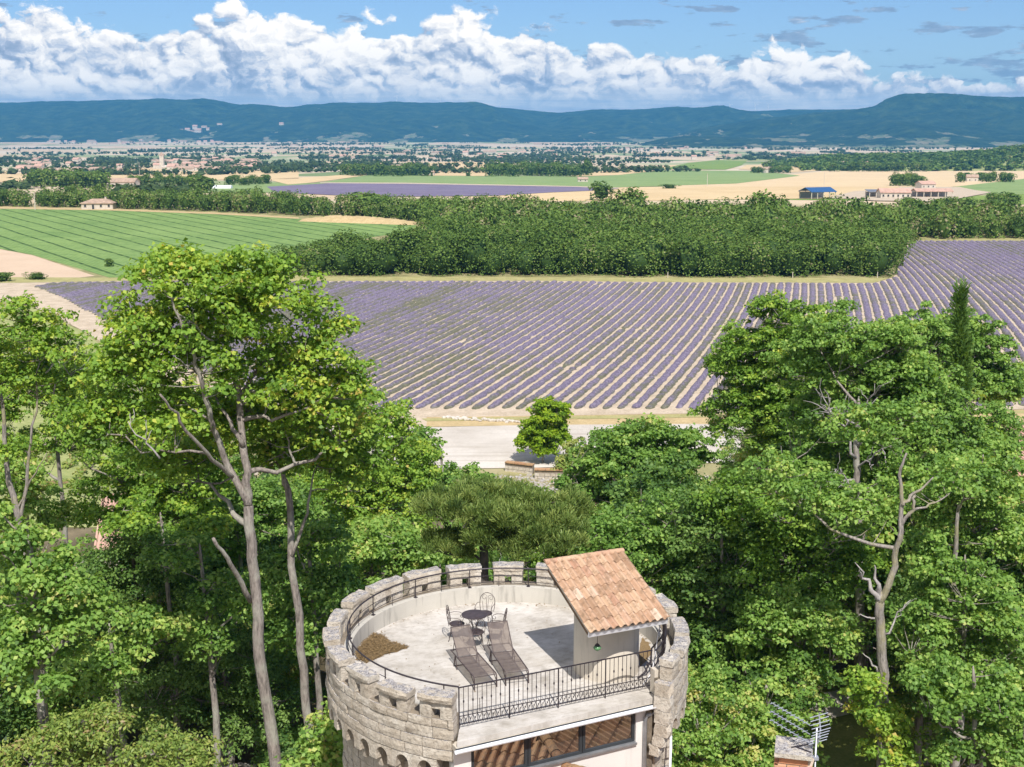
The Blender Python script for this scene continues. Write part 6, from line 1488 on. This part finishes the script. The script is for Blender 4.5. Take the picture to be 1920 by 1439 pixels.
# ================================================================ GROUND NEAR THE TOWER, FILLER TREES, VILLAGE ROOFS
field('lawn', [(1480, 1290), (1560, 1262), (1700, 1268), (1990, 1285), (1990, 1470), (1400, 1470)], M['lawn'], 0.03)
field('garden_path', [(1540, 1302), (1580, 1312), (1640, 1310), (1720, 1290), (1760, 1240), (1700, 1240), (1640, 1290), (1580, 1295)], M['gravel'], 0.06)
field('garden_path', [(1500, 1326), (1545, 1308), (1600, 1303), (1640, 1310), (1680, 1322), (1650, 1335), (1600, 1340), (1550, 1352), (1500, 1356), (1460, 1350)], M['gravel'], 0.075)
field('courtyard', [(-50, 1060), (420, 1030), (520, 1090), (430, 1170), (150, 1200), (-50, 1200)], M['gravel'], 0.04)
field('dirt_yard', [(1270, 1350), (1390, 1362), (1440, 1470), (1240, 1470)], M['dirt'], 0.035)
for i in range(13):
    px = 1338 - i * 3.6; py = 1380 + i * 5.2; p = gnd(px, py); o = link('border_stone', st_v[i % 4], None, None, (p.x, p.y, p.z + .08)); k = rw.uniform(0.35, 0.6); o.scale = (k, k, k); o.rotation_euler = (0, 0, rw.uniform(0, 6)); props(o, 'small pale stone in the curved border on the shaded ground right of the tower', 'stone', 'border stones right of the tower')
def near_house(label, px, Y, z0, w_, d_, h_, rh, rz, roofm='pink_roof', wallm='render', n=3):
    x = (px - 960) / F * (Y * CP + (CZ - z0) * SP); t = thing('village_house_near', label, 'house', (x, Y, z0), rz); me = gable_mesh('b', w_, d_, h_, rh, 0.4)
    t.name = 'stone_house'
    for part, mi, mat in (('wall', 0, wallm), ('roof', 1, roofm)):
        bm = bmesh.new(); bm.from_mesh(me); bmesh.ops.delete(bm, geom=[f for f in bm.faces if f.material_index != mi], context='FACES'); m2 = bpy.data.meshes.new(part)
        for f in bm.faces: f.material_index = 0
        bm.to_mesh(m2); bm.free(); link(part, m2, M[mat], t)
    # rows of tiles as raised ribs on the two slopes
    V = []; y = d_ / 2 + .4; sl = math.hypot(y, rh); mb = MB()
    for sgn in (-1, 1):
        for i in range(int((w_ + .8) / .28)):
            xx = -w_ / 2 - .3 + i * .28; mb.tube([(xx, sgn * y, h_ + 0.05 - .4 * rh / (d_ / 2)), (xx, 0, h_ + rh + .14)], 0.075, 5, cap=False)
    o = mb.obj('tile_rows', M[roofm], t); o['kind'] = 'stuff'
    wall_windows(t, w_, d_, h_, n)
    mb = MB(); mb.box((w_ * .25, .3, h_ + rh + .3), (.7, .7, 1.6)); mb.box((w_ * .25, .3, h_ + rh + 1.15), (.9, .9, .12)); mb.box((w_ * .25 - .3, .3, h_ + rh + 1.3), (.12, .6, .25)); mb.box((w_ * .25 + .3, .3, h_ + rh + 1.3), (.12, .6, .25)); mb.box((w_ * .25, .3, h_ + rh + 1.46), (.85, .85, .1)); mb.obj('chimney', M['render'], t)
    return t
near_house('pink roofed house with a white chimney at the right edge behind the grove', 1870, 88, 8, 13, 13, 3.4, 2.6, 0.5)
near_house('lower pink roof glimpsed between the trees at the right edge', 1960, 70, 8, 12, 10, 4.5, 2.4, -0.2)
near_house('pink roofed house glimpsed behind the dense maple right of the yard', 1215, 88, 4.2, 16, 9, 2.8, 1.9, 0.1)
near_house('low house with a reddish roof hidden in the left grove', 390, 80, 7, 12, 8, 2.8, 2.0, 0.15)
sh = thing('wooden_shed', 'dark timber shelter behind the forked maple trunk', 'shed', gbase(455, 67)); 
mb = MB(); mb.box((0, 1.5, 1.2), (3.6, 0.15, 2.4)); mb.obj('back_wall', M['wood'], sh); mb = MB(); mb.box((0, 0, 2.55), (4.2, 3.6, .14), ax=(X_, Vector((0, .95, .3)).normalized(), Vector((0, -.3, .95)).normalized())); mb.obj('roof', M['wood'], sh)
for sx in (-1.7, 1.7): mb = MB(); mb.box((sx, -1.4, 1.05), (.16, .16, 2.1)); mb.obj('post', M['wood'], sh)
r_ = np.random.default_rng(44); X = r_.uniform(-95, -38, 7000); Y = r_.uniform(95, 190, 7000); k = (X > -0.45 * Y - 10) & (X < -0.22 * Y); X, Y = X[k], Y[k]; X = X + 0.8 * np.round(X / 2.2) * 0
keep = (vnoise(X * .12, Y * .12, 8) > 0.35); X = np.round((X + Y * .12) / 2.4) * 2.4 - Y * .12 + r_.normal(0, .3, len(X)); X, Y = X[keep], Y[keep]
C = np.stack([X, Y, np.interp(Y, [b[0] for b in BREAKS], [b[1] for b in BREAKS]) + .25], 1); V, Fq, tn = clump_foliage(C, r_.uniform(.25, .5, len(X)), 7, .4, .3, r_, base_tint=.55)
props(link('vine_tufts', np_mesh('vine_tufts', V, Fq, tn), M['leaf_olive']), 'rows of pale green tufts on the dry meadow at the left', 'plants', kind='stuff')
# filler trees: copies of three crowns between the taller ones
fill = []
for i in range(4):
    r_ = np.random.default_rng(900 + i); Cs = shell_points((0, 0, 4.6), 2.9, 2.9, 3.4, 120, r_, 0.2, -0.9); Rs = 0.52 * r_.uniform(.7, 1.3, len(Cs))
    V, Fq, tn = clump_foliage(np.array(Cs), np.array(Rs), 60, .185, .155, r_, base_tint=.5); cm = np_mesh('crown', V, Fq, tn); cm.materials.append(M['leaf_green'] if i < 3 else M['leaf_dark'])
    tb = MB(); tb.tube([(0, 0, -1), (.1, 0, 2), (0, .1, 4.6), (.1, 0, 6.5)], [.2, .16, .12, .05], 8)
    for c in Cs[::3]: tb.tube([Vector((0, 0, 2.6 + 0.45 * (c[2] - 1.5) if c[2] > 2 else 1.6)), Vector(c)], [.05, .012], 4, cap=False)
    trm = tb.mesh('trunk', True); trm.materials.append(M['bark']); fill.append((cm, trm))
FP = []
def fz(pxa, pxb, Ya, Yb, n, s0, s1):
    for _ in range(n): FP.append((rw.uniform(pxa, pxb), rw.uniform(Ya, Yb), rw.uniform(s0, s1)))
fz(60, 640, 50, 60, 13, .8, 1.1); fz(350, 900, 62, 80, 12, .9, 1.25); fz(620, 900, 44, 54, 7, .9, 1.2); fz(1020, 1320, 56, 74, 11, .95, 1.3); fz(1260, 1500, 54, 64, 8, 1.0, 1.35); fz(1480, 1760, 62, 84, 13, 1.1, 1.5)
fz(1700, 1960, 54, 70, 8, 1.0, 1.4); fz(880, 1080, 60, 84, 6, .8, 1.05); fz(1320, 1640, 78, 96, 8, 1.0, 1.35); fz(0, 420, 48, 54, 5, .6, .8); fz(-60, 60, 44, 56, 4, .8, 1.1); fz(560, 640, 38, 44, 3, .7, .9); fz(1290, 1360, 42, 50, 3, .8, 1.0); fz(1700, 1940, 46, 54, 5, .8, 1.0); fz(-420, -80, 46, 84, 12, .9, 1.3); fz(1990, 2320, 46, 84, 12, .9, 1.3); fz(1380, 1440, 46, 52, 2, .8, 1.0)
LIMX = [-60, 0, 200, 500, 640, 690, 760, 830, 880, 940, 1000, 1040, 1100, 1300, 1330, 1460, 1700, 1930]; LIMY = [640, 650, 640, 620, 700, 740, 790, 860, 900, 925, 935, 930, 850, 850, 780, 640, 640, 700]
for (px, Y, s) in FP:
    b_ = gbase(px, Y)
    def top_y(s_): d_ = Y * CP + (CZ - (b_.z + 8.6 * s_)) * SP; vv = Y * SP + (b_.z + 8.6 * s_ - CZ) * CP; return 719.5 - F * vv / d_
    lim = max(np.interp(px + o_, LIMX, LIMY) for o_ in (-60, 0, 60)) + 12
    while top_y(s) < lim and s > 0.35: s *= 0.93
    if s <= 0.35: continue
    b_ = b_ + Vector((0, 0, 0)); k_ = rw.integers(0, 4); cm, trm = fill[k_]
    t = thing('grove_tree', 'mid height green tree filling the grove between and below the taller maples', 'tree', b_, rw.uniform(0, 6.28), 'trees filling the grove'); t.scale = (s, s, s * rw.uniform(.9, 1.2))
    link('crown', cm, None, t); link('trunk', trm, None, t)

# ---------------------------------------------------------------- the air
m, n = material('valley haze'); v = n.node('ShaderNodeVolumePrincipled', {'Color': (*HAZE_COLOR, 1), 'Density': HAZE_DENSITY, 'Anisotropy': 0.0})
n.l.new(v.outputs[0], n.node('ShaderNodeOutputMaterial').inputs['Volume'])
mb = MB(); mb.box((0, 6800, 135), (28000, 15600, 380)); hz = mb.obj('haze', m); props(hz, kind='stuff')
